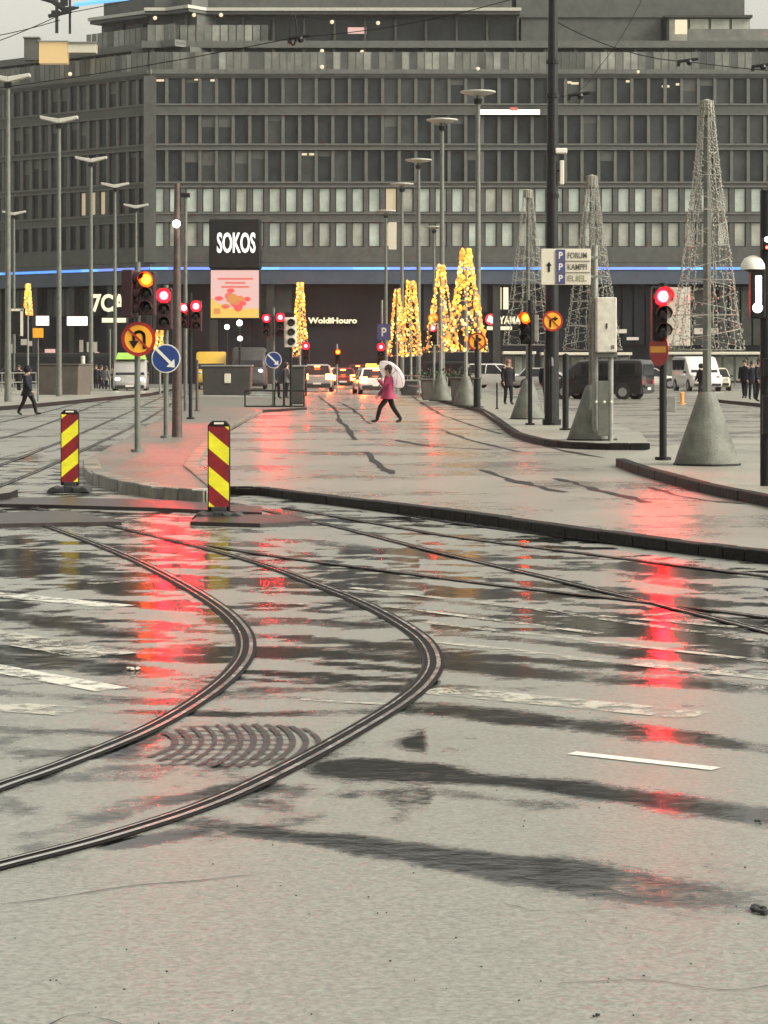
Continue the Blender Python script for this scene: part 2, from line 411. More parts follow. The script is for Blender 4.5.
def thing(name, label, cat, loc=(0, 0, 0), rz=0.0, group=None):
    o = bpy.data.objects.new(name, None); C.objects.link(o)
    o.location = loc; o.rotation_euler = (0, 0, rz)
    o['label'] = label; o['category'] = cat
    if group: o['group'] = group
    return o
def tag(o, label, cat, group=None):
    o['label'] = label; o['category'] = cat
    if group: o['group'] = group
    return o
def struct(o): o['kind'] = 'structure'; return o
def dup(root, loc, rz=None, label=None, sc=None):
    r = root.copy(); C.objects.link(r); r.location = loc
    if rz is not None: r.rotation_euler = (0, 0, rz)
    if sc: r.scale = sc
    if label: r['label'] = label
    for ch in list(root.children):
        c = ch.copy(); C.objects.link(c); c.parent = r
        for g in list(ch.children):
            d = g.copy(); C.objects.link(d); d.parent = c
    return r
def text_mb(txt, w, h, depth=0.02, bold=0.0, shear=0.0):
    """Lettering as solid mesh, fitted to w x h, lower left at the origin, facing -Y."""
    cu = bpy.data.curves.new('lettering', 'FONT')
    cu.body = txt; cu.size = 1.0; cu.offset = bold; cu.resolution_u = 3; cu.shear = shear
    ob = bpy.data.objects.new('lettering', cu); C.objects.link(ob)
    bpy.context.view_layer.update()
    dg = bpy.context.evaluated_depsgraph_get()
    me = bpy.data.meshes.new_from_object(ob.evaluated_get(dg))
    xs = [v.co.x for v in me.vertices]; ys = [v.co.y for v in me.vertices]
    x0, x1, y0, y1 = min(xs), max(xs), min(ys), max(ys)
    b = MB()
    P = [((v.co.x - x0) / (x1 - x0) * w, 0.0, (v.co.y - y0) / (y1 - y0) * h) for v in me.vertices]
    F_ = [tuple(p.vertices) for p in me.polygons]
    b.add(P, F_)
    bm = bmesh.new(); bm.from_mesh(me)
    edges = [(e.verts[0].index, e.verts[1].index) for e in bm.edges if len(e.link_faces) == 1]
    bm.free()
    n = len(P)
    b.add([(x, depth, z) for x, y, z in P], [tuple(reversed(f)) for f in F_])
    for a, c in edges: b.f.append([a, c, c + n, a + n]); b.m.append(0)
    bpy.data.objects.remove(ob); bpy.data.curves.remove(cu); bpy.data.meshes.remove(me)
    return b

def smooth_line(pts, n=8):
    """Catmull-Rom through points"""
    pts = [Vector(p) for p in pts]; out = []
    P = [pts[0] * 2 - pts[1]] + pts + [pts[-1] * 2 - pts[-2]]
    for i in range(1, len(P) - 2):
        for k in range(n):
            t = k / n
            a, b, c, d = P[i - 1], P[i], P[i + 1], P[i + 2]
            out.append(0.5 * ((2 * b) + (c - a) * t + (2 * a - 5 * b + 4 * c - d) * t * t + (3 * b - a - 3 * c + d) * t ** 3))
    out.append(pts[-1]); return out

# ================================================================== GROUND
rail_lines = {
 'inner': [(-40, 803), (0, 787), (60, 766), (150, 729), (207, 695), (237, 668), (246, 648), (240, 628), (215, 605), (170, 578), (120, 554), (60, 531), (0, 511), (-60, 493)],
 'outer': [(-40, 877), (0, 866), (100, 840), (200, 808), (270, 777), (345, 737), (402, 702), (427, 679), (433, 660), (421, 639), (390, 618), (354, 600), (316, 585), (275, 569), (236, 557), (195, 546), (120, 528), (50, 512), (-30, 495)],
 'b1': [(230, 503), (329, 525), (420, 548), (500, 567), (640, 600), (768, 632), (860, 656)],
 'b2': [(180, 541), (278, 557), (400, 573), (500, 586), (640, 602), (768, 618), (880, 632)],
 'c1': [(285, 508), (400, 528), (460, 538), (600, 556), (768, 577), (880, 591)],
 'c2': [(330, 504), (400, 514), (460, 524), (560, 537), (700, 555), (860, 574)],
}
rails_w = {k: smooth_line([G(x, y, LOW) for x, y in v], 10) for k, v in rail_lines.items()}

# wet ruts, plus wet patches added to carry the red lamp reflections: pixel ends, half width in metres, strength
ruts_px = [
 ((120, 846), (225, 824), 0.10, 1.0), ((205, 824), (400, 850), 0.16, 1.0), ((380, 848), (570, 876), 0.17, 1.0), ((540, 868), (720, 902), 0.22, 0.45),
 ((360, 768), (560, 786), 0.22, 0.95), ((540, 784), (790, 818), 0.22, 0.95), ((420, 790), (560, 806), 0.15, 0.5),
 ((430, 708), (600, 727), 0.22, 0.9), ((580, 724), (790, 752), 0.22, 0.9),
 ((430, 660), (560, 676), 0.25, 0.9), ((540, 672), (790, 690), 0.28, 0.6),
 ((0, 615), (130, 634), 0.24, 0.9), ((40, 660), (150, 672), 0.2, 0.8), ((0, 692), (160, 702), 0.16, 0.7),
 ((20, 640), (140, 650), 0.12, 0.7), ((0, 730), (190, 736), 0.10, 0.6), ((30, 752), (130, 758), 0.10, 0.6),
 ((240, 620), (360, 626), 0.30, 0.95), ((270, 650), (400, 655), 0.25, 0.7), ((0, 552), (60, 566), 0.4, 0.9), ((0, 575), (40, 570), 0.3, 0.9),
 ((300, 640), (420, 646), 0.12, 0.9), ((260, 690), (400, 690), 0.15, 0.7), ((250, 715), (370, 712), 0.12, 0.8),
 ((430, 612), (780, 650), 0.10, 0.8), ((440, 632), (780, 665), 0.12, 0.8), ((410, 598), (780, 634), 0.10, 0.6), ((360, 580), (560, 600), 0.15, 0.6),
 ((300, 540), (480, 560), 0.25, 0.7), ((560, 565), (780, 600), 0.2, 0.5), ((120, 520), (260, 545), 0.2, 0.6), ((0, 520), (120, 535), 0.4, 0.5),
 ((120, 548), (210, 556), 0.2, 1.0), ((110, 578), (205, 588), 0.3, 0.35), ((118, 604), (215, 612), 0.14, 1.0), ((112, 634), (225, 640), 0.22, 0.35), ((120, 655), (215, 660), 0.2, 1.0), ((120, 682), (200, 688), 0.17, 0.35), ((130, 712), (240, 715), 0.13, 0.9),  # patches added here to strengthen the left red reflection
 ((620, 566), (700, 574), 0.35, 1.0), ((610, 592), (700, 604), 0.3, 1.0), ((600, 624), (720, 640), 0.25, 1.0), ((600, 650), (720, 662), 0.14, 0.9),
 ((130, 800), (300, 790), 0.05, 0.5), ((60, 830), (230, 786), 0.06, 0.7),
]
ruts = [(G(a[0], a[1], LOW).xy, G(b[0], b[1], LOW).xy, hw, st) for a, b, hw, st in ruts_px]
def seg_d(p, a, b):
    d = b - a; t = max(0, min(1, (p - a).dot(d) / d.length_squared))
    return (p - a - d * t).length
DIR = Vector((0.80, -0.60)); NRM = Vector((0.60, 0.80))
DIR2 = Vector((0.92, -0.39)); NRM2 = Vector((0.39, 0.92))
def wet_near(x, y):
    p = Vector((x, y)); w = 0.0
    wob = mnoise.noise(Vector((x * 1.4, y * 1.1, 3.3))) * 0.10 + mnoise.noise(Vector((x * 5, y * 4, 8.3))) * 0.04
    for a, b, hw, st in ruts:
        d = seg_d(p, a, b)
        if d < hw * 3.0:
            v = max(0.0, min(1.0, 1.75 - 1.3 * (d + wob * hw * 6) / hw)) * st
            if v > w: w = v
    if 11.0 < y < 60:
        k = min(1, (y - 11.0) / 3.0) * (1.0 if y < 24 else 0.75)
        u, v = p.dot(DIR2), p.dot(NRM2)
        n = mnoise.noise(Vector((u * 0.7, v * (3.4 if x < 0.3 else 2.6), 1.0))) * 0.6 + mnoise.noise(Vector((u * 2.2, v * 9.5, 5.0))) * 0.45
        w = max(w, min(0.95, max(0.0, n * 4.2 + (0.36 if x < 0.3 else 0.12))) * k)
    if y < 11.5 and x < 0.2:
        n = mnoise.noise(Vector((x * 3.0, y * 2.0, 12.0))) + 0.5 * mnoise.noise(Vector((x * 9, y * 5, 2.0)))
        gx = min(1, max(0, (y - 8.4 - 0.5 * x) / 0.8))
        w = max(w, max(0.0, min(0.75, n * 1.1 + 0.15)) * gx)
    return w

ys = []
y = 4.4
while y < 44: ys.append(y); y *= 1.0068
while y < 900: ys.append(y); y *= 1.12
ys = [-40, -10, 0, 2.5] + ys
xs = []
x = 0.0; st = 0.035
while x < 9.0: xs.append(x); x += st; st *= 1.0075
while x < 700: xs.append(x); x *= 1.35
xs = [-q for q in reversed(xs[1:])] + xs
gv, gf, wet = [], [], []
for yy in ys:
    for xx in xs:
        inside = 4 < yy < 50 and abs(xx) < 10.5
        gv.append((xx, yy, LOW)); wet.append(wet_near(xx, yy) if inside else 0.25)
nx = len(xs)
for j in range(len(ys) - 1):
    for i in range(nx - 1):
        gf.append((j * nx + i, j * nx + i + 1, (j + 1) * nx + i + 1, (j + 1) * nx + i))
gme = bpy.data.meshes.new('ground'); gme.from_pydata(gv, [], gf)
at = gme.attributes.new('wet', 'FLOAT', 'POINT'); at.data.foreach_set('value', wet)
gme.materials.append(road_mat('wet_tram_street', (0.185, 0.188, 0.166), (0.005, 0.0058, 0.006), 0.36, 0.10, fine=48, bump=0.5, amp=0.75, patch=0.85, sharp=0.12, wspec=0.14, grain=1.0))  # wet colour: soaked asphalt, with the facade's dark reflection put in
ground = bpy.data.objects.new('ground', gme); C.objects.link(ground); struct(ground)

# carriageway beyond the kerb: raised slab
front = [(226, 488), (262, 489), (300, 494), (400, 506), (500, 519), (600, 533), (700, 546), (780, 555), (1000, 583)]
front_w = [G(a, b, 0.0) for a, b in front]
edge_l = [G(a, b, 0.0) for a, b in ((300, 392), (296, 400), (262, 413), (215, 440), (190, 462), (205, 482))]
poly = front_w + [Vector((90, front_w[-1].y, 0)), Vector((90, 236, 0)), Vector((-8.5, 236, 0))] + edge_l
road_m = road_mat('wet_carriageway', (0.225, 0.212, 0.182), (0.07, 0.067, 0.06), 0.34, 0.12, fine=40, bump=0.45, amp=0.5, patch=1.0, attr='none', base=0.25)
b = MB(); b.prism_xy(poly, LOW - 0.05, 0.0, 0, 1)
struct(b.build('carriageway', [road_m, M['kerb_dark']]))
# dark granite kerb along its front edge
def kerb_strip(name, pts, w, z0, z1, m, inward=1, jitter=0.0, block=0.0):
    b = MB(); n = len(pts)
    for i in range(n - 1):
        a, c = Vector(pts[i]), Vector(pts[i + 1])
        d = (c - a); d.z = 0; L = d.length; d.normalize(); nn = Vector((-d.y, d.x, 0)) * inward
        k = max(1, int(L / block)) if block else 1
        for q in range(k):
            p0 = a + d * (L * q / k + 0.006); p1 = a + d * (L * (q + 1) / k - (0.006 if block else -0.0))
            zt = z1 + random.uniform(-jitter, jitter); e = random.uniform(-jitter, jitter) * 0.8
            P = [p0 - nn * (0.02 + e), p1 - nn * (0.02 + e), p1 + nn * w, p0 + nn * w]
            if inward < 0: P = [P[1], P[0], P[3], P[2]]
            b.hexa([(v.x, v.y, z0) for v in P] + [(v.x, v.y, zt) for v in P])
    return struct(b.build(name, m, bevel=0.012))
kerb_strip('kerb', smooth_line(front_w, 3), 0.16, LOW - 0.04, 0.022, M['kerb_dark'], 1, 0.006, 1.1)

# traffic island with cobbles and pale kerb stones
isl_px = [(84, 460), (86, 468), (100, 476), (130, 483), (165, 488), (205, 491), (226, 489), (196, 466), (204, 452), (232, 425), (262, 411), (307, 408), (306, 399), (205, 397), (185, 404), (150, 424), (112, 446)]
isl = [G(a, b, 0.06) for a, b in isl_px]
island_m = road_mat('island_cobbles', (0.135, 0.128, 0.105), (0.05, 0.046, 0.04), 0.5, 0.28, fine=11, bump=1.0, amp=0.7, patch=0.6, attr='none', base=0.2)
b = MB(); b.prism_xy(isl, LOW - 0.05, 0.06, 0, 1)
struct(b.build('traffic_island', [island_m, M['kerb_dark']]))
kerb_strip('kerb', smooth_line(isl[0:7], 3), 0.24, LOW - 0.04, 0.07, M['kerb_stone'], 1, 0.018, 0.62)
kerb_strip('kerb', [isl[6], isl[7], isl[8], isl[9], isl[10]], 0.2, -0.04, 0.085, M['kerb_stone'], 1, 0.008, 1.1)
kerb_strip('kerb', [isl[10], isl[11]], 0.2, -0.04, 0.085, M['kerb_dark'], 1, 0.008, 1.2)

# raised pavements on the right
def pavement(px, z, kerb_n):
    pts = [G(a, b_, z) for a, b_ in px]
    b = MB(); b.prism_xy(pts, -0.05, z, 0, 1)
    struct(b.build('pavement', [pave_m, M['kerb_dark']]))
    kerb_strip('kerb', smooth_line(pts[:kerb_n], 3), 0.14, -0.05, z + 0.012, M['kerb_dark'], 1, 0.006, 1.0)
pave_m = road_mat('wet_pavement', (0.235, 0.228, 0.19), (0.08, 0.077, 0.066), 0.45, 0.18, fine=30, bump=0.6, amp=0.5, patch=0.8, attr='none', base=0.2)
pavement([(400, 389), (425, 395), (450, 402), (480, 409), (508, 428), (520, 434), (545, 440), (590, 443.5), (650, 444), (640, 432), (560, 408), (470, 391), (430, 386)], 0.12, 9)
pavement([(617, 459), (640, 467), (700, 483), (770, 497), (1000, 545), (1000, 440), (720, 440), (660, 446)], 0.12, 5)
pavement([(700, 398), (760, 404), (900, 418), (900, 392), (740, 390)], 0.12, 3)
# left tram stop platform and the pavement along the left
b = MB(); b.prism_xy([G(a, c, 0.08) for a, c in ((-80, 412), (30, 404), (150, 393), (175, 388), (-80, 388))], LOW - 0.05, 0.08, 0, 1)
struct(b.build('pavement', [pave_m, M['kerb_dark']]))
b = MB(); b.prism_xy([G(a, c, 0.06) for a, c in ((-60, 493), (-30, 488), (14, 485), (18, 487), (10, 490), (-60, 500))], LOW - 0.05, 0.03, 0, 1)
struct(b.build('pavement', [M['kerb_stone'], M['kerb_dark']]))

# tar seams, steel plates over the dig, painted lines
def strip(b, pts, w, z, m=0, taper=False):
    pts = [Vector(p) for p in pts]; n = len(pts); Lv = []; 
    for i, p in enumerate(pts):
        d = pts[min(i + 1, n - 1)] - pts[max(i - 1, 0)]; d.z = 0; d.normalize(); nn = Vector((-d.y, d.x, 0))
        ww = w[i] if hasattr(w, '__len__') else w
        if taper: ww *= max(0.12, math.sin(math.pi * i / (n - 1)) ** 0.5)
        Lv += [(p.x + nn.x * ww / 2, p.y + nn.y * ww / 2, z), (p.x - nn.x * ww / 2, p.y - nn.y * ww / 2, z)]
    b.add(Lv, [(2 * i + 1, 2 * i + 3, 2 * i + 2, 2 * i) for i in range(n - 1)], m)
b = MB()
seams = [[(318, 396), (333, 408), (340, 420), (356, 440)], [(338, 402), (352, 409), (370, 424)], [(412, 396), (430, 408), (450, 418), (500, 434)],
         [(366, 452), (380, 466), (392, 474)], [(440, 430), (470, 440), (520, 452)], [(480, 470), (520, 482), (560, 492)], [(555, 478), (590, 488), (650, 503)],
         [(505, 432), (545, 446), (600, 458)], [(650, 488), (690, 498), (740, 504)], [(470, 412), (500, 416), (545, 424)], [(395, 440), (430, 446), (490, 450)]]
for s_ in seams:
    L_ = smooth_line([G(x, y, 0) for x, y in s_], 6)
    L_ = [p + Vector((mnoise.noise(p * 1.3) * 0.12, mnoise.noise(p * 0.7 + Vector((9, 0, 0))) * 0.3, 0)) for p in L_]
    strip(b, L_, [max(0.02, random.uniform(0.08, 0.16) * (1 + 1.2 * mnoise.noise(p * 0.9 + Vector((0, 3, 0))))) for p in L_], 0.004, 0)
struct(b.build('road_seams', M['tar']))
# steel plates and asphalt ramps left by the road works
plates = [[(-40, 497), (60, 497), (160, 499), (262, 506), (262, 512), (150, 507), (40, 504), (-40, 503)],
          [(-40, 516), (20, 511), (70, 510), (122, 521), (60, 522), (-40, 524)],
          [(200, 514), (285, 514), (312, 520), (260, 523), (190, 521)]]
for i, pl in enumerate(plates):
    b = MB(); b.prism_xy([G(x, y, LOW + 0.05) for x, y in reversed(pl)][::-1], LOW - 0.02, LOW + 0.045)
    o = b.build('steel_plate', M['plate'], bevel=0.01)
    tag(o, ['long dark steel road plate beneath the left striped barrier board', 'dark reddish road plate lying across the tram rails at the left edge', 'dark road plate under the right striped barrier board'][i], 'road plate', 'plates over the road works')
b = MB()
def bar_px(b, a, c, w, z, m):
    A, B_ = G(a[0], a[1], LOW), G(c[0], c[1], LOW)
    n = 10; strip(b, [A.lerp(B_, i / n) for i in range(n + 1)], w, z, m)
for a, c, w, m in [((-30, 592), (122, 607), 0.26, 0), ((-30, 664), (112, 690), 0.22, 0), ((-30, 705), (75, 712), 0.30, 1), ((-30, 632), (110, 656), 0.4, 1),
                   ((352, 588), (560, 612), 0.10, 1), ((540, 610), (790, 646), 0.10, 1), ((384, 606), (600, 634), 0.09, 1), ((430, 641), (620, 664), 0.12, 1),
                   ((420, 622), (790, 664), 0.09, 1), ((240, 600), (330, 606), 0.10, 1), ((90, 584), (150, 580), 0.12, 1), ((600, 616), (790, 632), 0.10, 1), ((640, 664), (790, 680), 0.2, 1),
                   ((572, 753.5), (716, 769.5), 0.085, 2), ((430, 690), (700, 716), 0.3, 1), ((300, 700), (410, 706), 0.06, 1)]:
    bar_px(b, a, c, w, LOW + 0.004, m)
struct(b.build('painted_lines', [M['paint_white'], M['paint_faint'], M['paint_fresh']]))
b = MB()
for a, c, w in [((500, 415), (620, 420), 0.3), ((640, 425), (768, 432), 0.3), ((600, 408), (700, 410), 0.3)]:
    A, B_ = G(*a), G(*c); strip(b, [A.lerp(B_, i / 8) for i in range(9)], w, 0.004, 0)
struct(b.build('painted_lines', [M['paint_faint']]))

# ------------------------------------------------------------------ tram tracks
def rail(parent, line, z, wide=1.0):
    b = MB(); strip(b, line, 0.15 * wide, z + 0.004); bed = b.build('rail_bed', M['tar'], parent)
    h = MB()
    for off, w, m, dz in ((-0.036, 0.028, 0, 0.012), (0.0, 0.042, 1, 0.0075), (0.030, 0.014, 0, 0.011), (-0.064, 0.024, 2, 0.008), (0.050, 0.022, 2, 0.008)):
        pts = []
        for i, p in enumerate(line):
            d = line[min(i + 1, len(line) - 1)] - line[max(i - 1, 0)]; d.z = 0; d.normalize()
            pts.append(p + Vector((-d.y, d.x, 0)) * off * wide)
        strip(h, pts, w * wide, z + dz, m)
    return h.build('rail', [M['steel'], M['groove'], M['rail_rust']], parent)
def track(label, keys, z=LOW, wide=0.86, lines=None):
    t = thing('tram_track', label, 'tram track', (0, 0, 0), 0, 'tram tracks in the street')
    for k in keys: rail(t, (lines or rails_w)[k], z, wide)
track('tightly curved tram track with wet rails in the foreground', ['inner', 'outer'])
track('straight tram track crossing behind the foreground curve', ['b1', 'b2'])
track('tram track running along the foot of the dark kerb', ['c1', 'c2'])
far_l = {'d1': [(-30, 476), (20, 458), (75, 436), (125, 414), (160, 398), (180, 389)], 'd2': [(-30, 446), (20, 433), (60, 419), (100, 404), (135, 394), (150, 389)],
         'e1': [(-30, 498), (40, 470), (90, 447), (140, 423), (170, 405), (190, 393)], 'e2': [(-30, 428), (30, 416), (80, 403), (115, 394)]}
far_w = {k: smooth_line([G(x, y, LOW) for x, y in v], 8) for k, v in far_l.items()}
track('nearer tram track running away left of the island', ['e1', 'd1'], lines=far_w)
track('farther tram track beside the left pavement', ['d2', 'e2'], lines=far_w)

# ribbed drain cover between the curved rails
c = G(236, 745, LOW)
dr = thing('drain_cover', 'ribbed iron drain cover set between the curved tram rails', 'drain cover', (c.x, c.y, LOW))
b = MB(); outl = []
for k in range(28):
    a = 2 * math.pi * k / 28
    outl.append((0.40 * math.copysign(abs(math.cos(a)) ** 0.7, math.cos(a)), 0.78 * math.copysign(abs(math.sin(a)) ** 0.7, math.sin(a))))
M['worn_iron'] = paint_mat('worn_wet_iron', (0.014, 0.014, 0.014), 0.72, 7.0)
b = MB()
for k in range(12):
    x0 = -0.37 + k * 0.06
    hh = 0.62 * math.sqrt(max(0.05, 1 - (x0 / 0.46) ** 2))
    strip(b, [(x0 + 0.09 * (1 - (t / 10 - 1) ** 2), -hh + 2 * hh * t / 20, 0) for t in range(21)], random.uniform(0.018, 0.034), 0.006)
for k in range(9):
    y0 = -0.55 + k * 0.137
    strip(b, [(-0.30 + 0.055 * t, y0, 0) for t in range(11)], 0.02, 0.0045)
b.build('rib', M['worn_iron'], dr)
# a few stones and wet leaves on the near asphalt
for (px, py, r_, lab) in [(762, 912, 0.02, 'dark wet leaf lying at the right edge of the road'), (760, 822, 0.012, 'small dark clod near the right edge of the wet road'), (594, 1017, 0.008, 'tiny dark pebble at the bottom of the picture'),
                          (133, 670, 0.02, 'small pale stone lying on the road left of the curved rail')]:
    c = G(px, py, LOW); b = MB()
    for q in range(5 if r_ > 0.015 else 2):
        b.ball((random.uniform(-1, 1) * r_ * 1.4, random.uniform(-1, 1) * r_ * 2, r_ * 0.4), r_ * random.uniform(0.6, 1.0), 7, 0, 1, 1.2, 0.55)
    o = b.build('road_debris', M['cloth_pale'] if px == 133 else M['rubber'], None, (c.x, c.y, LOW + 0.002)); tag(o, lab, 'debris')

b = MB(); rg = random.Random(21)
for k in range(80):
    px, py = rg.uniform(0, 768), 700 + 324 * rg.random() ** 0.7
    c = G(px, py, LOW); r_ = rg.uniform(0.0012, 0.0036)
    b.ball((c.x, c.y, LOW + r_ * 0.4), r_, 5, 0, rg.uniform(0.8, 1.6), rg.uniform(0.8, 1.6), 0.7)
o = b.build('gravel', M['rubber']); o['kind'] = 'stuff'
b = MB()
for line in ([(40, 1030), (75, 1016), (110, 1022), (130, 1030)], [(505, 905), (560, 912), (640, 908), (700, 920)], [(560, 985), (640, 982), (720, 990), (780, 986)], [(0, 905), (90, 893), (160, 884), (250, 876)]):
    L_ = smooth_line([G(x, y, LOW) for x, y in line], 12)
    L_ = [p + Vector((0, mnoise.noise(p * 4.0) * 0.03, 0)) for p in L_]
    strip(b, L_, [max(0.0015, 0.006 * (0.6 + mnoise.noise(p * 6))) for p in L_], LOW + 0.004)
struct(b.build('road_cracks', M['tar']))

# ================================================================== THE BIG DEPARTMENT STORE
YB = 220.0
ex = Vector((1, 0, 0)); 
XC = WX(150, YB)                                  # corner between the main front and the left wing
bld = thing('department_store', 'long grey granite department store with rows of windows closing the view', 'building', (15, YB + 8, LOW))
BO = Vector((15, YB + 8, LOW))
class Frame:
    def __init__(s, o, u): s.o = Vector(o); s.u = Vector(u).normalized(); s.w = Vector((s.u.y, -s.u.x, 0))   # w points out to the street
    def p(s, u, w, z): q = s.o + s.u * u + s.w * w; return (q.x, q.y, z)
    def box(s, b, u0, u1, w0, w1, z0, z1, m=0):
        b.hexa([s.p(u0, w1, z0), s.p(u1, w1, z0), s.p(u1, w0, z0), s.p(u0, w0, z0), s.p(u0, w1, z1), s.p(u1, w1, z1), s.p(u1, w0, z1), s.p(u0, w0, z1)], m)
LM = WX(1000, YB) - XC
fm = Frame((XC, YB, 0), (1, 0, 0))
ang = R(40)
LW = 27.0
ud = Vector((math.cos(ang), -math.sin(ang), 0))   # wing runs from far left towards the corner
fw = Frame(Vector((XC, YB, 0)) - ud * LW, ud)
zz = lambda py: WZ(py, YB)
rows = [(103.5, 78), (143.5, 115), (181.5, 150), (212.5, 187.5), (247, 222)]     # pixel bottoms and tops of the five window rows
bay_m, bay_w = 16.62 * YB / F, 1.33
n_m, n_w = int(LM / bay_m), int(LW / bay_w)
wall = MB()
for fr, L_ in ((fm, LM), (fw, LW)):
    fr.box(wall, 0, L_, -9, -0.62, 9.2, zz(74), 2)                     # core behind the glass
    bands = [(262.5, 247), (222, 212.5), (187.5, 181.5), (150, 143.5), (115, 103.5), (78, 74)]
    for a, c in bands:
        fr.box(wall, -0.05, L_ + 0.05, -0.62, 0.0, zz(a), zz(c), 0)
    for a, c in bands[1:5]:                                            # ledges above and below each spandrel
        fr.box(wall, -0.05, L_ + 0.05, -0.3, 0.10, zz(c) - 0.16, zz(c) - 0.003, 1)
        fr.box(wall, -0.05, L_ + 0.05, -0.3, 0.07, zz(a) + 0.003, zz(a) + 0.12, 1)
    fr.box(wall, -0.3, L_ + 0.3, -3.2, 0.22, zz(74) , zz(69.5), 1)      # cornice under the terrace
    fr.box(wall, -0.2, L_ + 0.2, -0.6, 0.12, zz(76), zz(74) - 0.003, 0)
fm.box(wall, -0.55, 0.55, -0.62, 0.16, zz(262.5), zz(76) - 0.004, 0)    # corner pier
winlist = []
for fr, n, bay in ((fm, n_m, bay_m), (fw, n_w, bay_w)):
    for r_, (yb, yt) in enumerate(rows):
        pil = 0.28 if r_ < 3 else 0.42
        if fr is fw: pil *= 1.25
        for i in range(n + 1):
            fr.box(wall, i * bay - pil / 2, i * bay + pil / 2, -0.615, -0.06 if r_ < 3 else -0.02, zz(yb) - 0.004, zz(yt) + 0.004, 1 if r_ < 3 else 0)
        for i in range(n):
            winlist.append((fr, r_, i * bay + pil / 2, (i + 1) * bay - pil / 2, zz(yb), zz(yt)))
wall.build('wall', [M['granite'], M['granite_light'], M['granite_dark']], bld, off=BO)
rw = random.Random(3)
def window(fb, pb, fr, r_, u0, u1, z0, z1, pane):
    t = 0.05 if r_ < 3 else 0.10
    w0 = -0.24 if r_ < 3 else -0.16
    fr.box(fb, u0, u1, w0 - 0.14, w0, z0, z0 + t); fr.box(fb, u0, u1, w0 - 0.14, w0, z1 - t, z1)
    fr.box(fb, u0, u0 + t, w0 - 0.14, w0, z0 + t, z1 - t); fr.box(fb, u1 - t, u1, w0 - 0.14, w0, z0 + t, z1 - t)
    fr.box(pb, u0 + t, u1 - t, w0 - 0.08, w0 - 0.05, z0 + t, z1 - t, pane)
    if r_ < 3 and rw.random() < 0.22:
        f_ = rw.uniform(0.15, 0.55)
        fr.box(pb, u0 + t, u1 - t, w0 - 0.047, w0 - 0.03, z1 - t - (z1 - z0) * f_, z1 - t, 5)
panes = [M['glass_dark'], M['glass_mid'], M['glass_pale'], M['glass_pale2'], M['glass_warm'], M['blind']]
rest_f, rest_p = MB(), MB()
made = 0
for fr, r_, u0, u1, z0, z1 in winlist:
    c = fr.o + fr.u * (u0 + u1) / 2
    px = 384 + c.x * F / c.y
    if r_ < 3: pane = (0 if rw.random() < 0.72 else 1)
    elif fr is fw: pane = 0 if rw.random() < 0.7 else 1
    elif r_ == 3: pane = 2 if (rw.random() < 0.85 and not 470 < px < 515) else 3
    else: pane = 3 if rw.random() < 0.7 else 2
    if r_ == 4 and 375 < px < 392: pane = 4
    if r_ == 3 and (375 < px < 392): pane = 4
    if fr is fw and r_ == 3 and 80 < px < 104: pane = 4
    if r_ == 4 and (160 < px < 172): pane = 4
    if made < 100 and fr is fm and r_ < 3 and 146 < px < 768:
        f_, p_ = MB(), MB(); window(f_, p_, fr, r_, u0, u1, z0, z1, pane); made += 1
        wo = f_.build('window', M['frame_dark'], bld, off=BO)
        p_.m = [1 if q == 5 else 0 for q in p_.m]; p_.build('pane', [panes[pane], M['blind']], wo, off=BO)
    else:
        window(rest_f, rest_p, fr, r_, u0, u1, z0, z1, pane)
n0 = len(rest_f.m)
rest_f.add(rest_p.v, rest_p.f); rest_f.m[n0:] = [q + 1 for q in rest_p.m]
o = rest_f.build('window', [M['frame_dark']] + panes, bld, off=BO); o['kind'] = 'stuff'

# storeys set back above the cornice
rt = random.Random(11)
up = MB(); gl = MB(); wn = MB()
for fr, L_, n, bay, L0 in ((fm, LM, n_m, bay_m, 0.0), (fw, LW, n_w, bay_w, 0.0)):
    z0, z1, z2, z3 = zz(69.5), zz(52), zz(44.5), zz(37.5)
    fr.box(up, L0 - 2, L_ + 2, -12, -3.2, z0 - 1, z2, 0)
    fr.box(up, L0 - 1, L_ + 1, -12, -2.2, z2 + 0.003, z3, 1)
    fr.box(up, L0 - 1, L_ + 1, -12, -2.35, z3 - 0.35, z3 - 0.25, 2)
    k = 0; u = L0
    while u < L_ - 1:
        fr.box(gl, u + 0.03, u + 0.66, -0.12, -0.09, z0, z1, rt.choice((0, 0, 1, 2)))
        fr.box(up, u - 0.03, u + 0.03, -0.14, -0.06, z0, z1 + 0.06, 1)
        u += 0.70
    u = L0
    while u < L_ - 2:
        fr.box(wn, u + 0.2, u + 2.6, -3.16, -3.12, z0 + 0.2, z2 - 0.25, 0); 
        fr.box(up, u - 0.13, u + 0.13, -3.18, -2.6, z0, z2, 1)
        u += 2.8
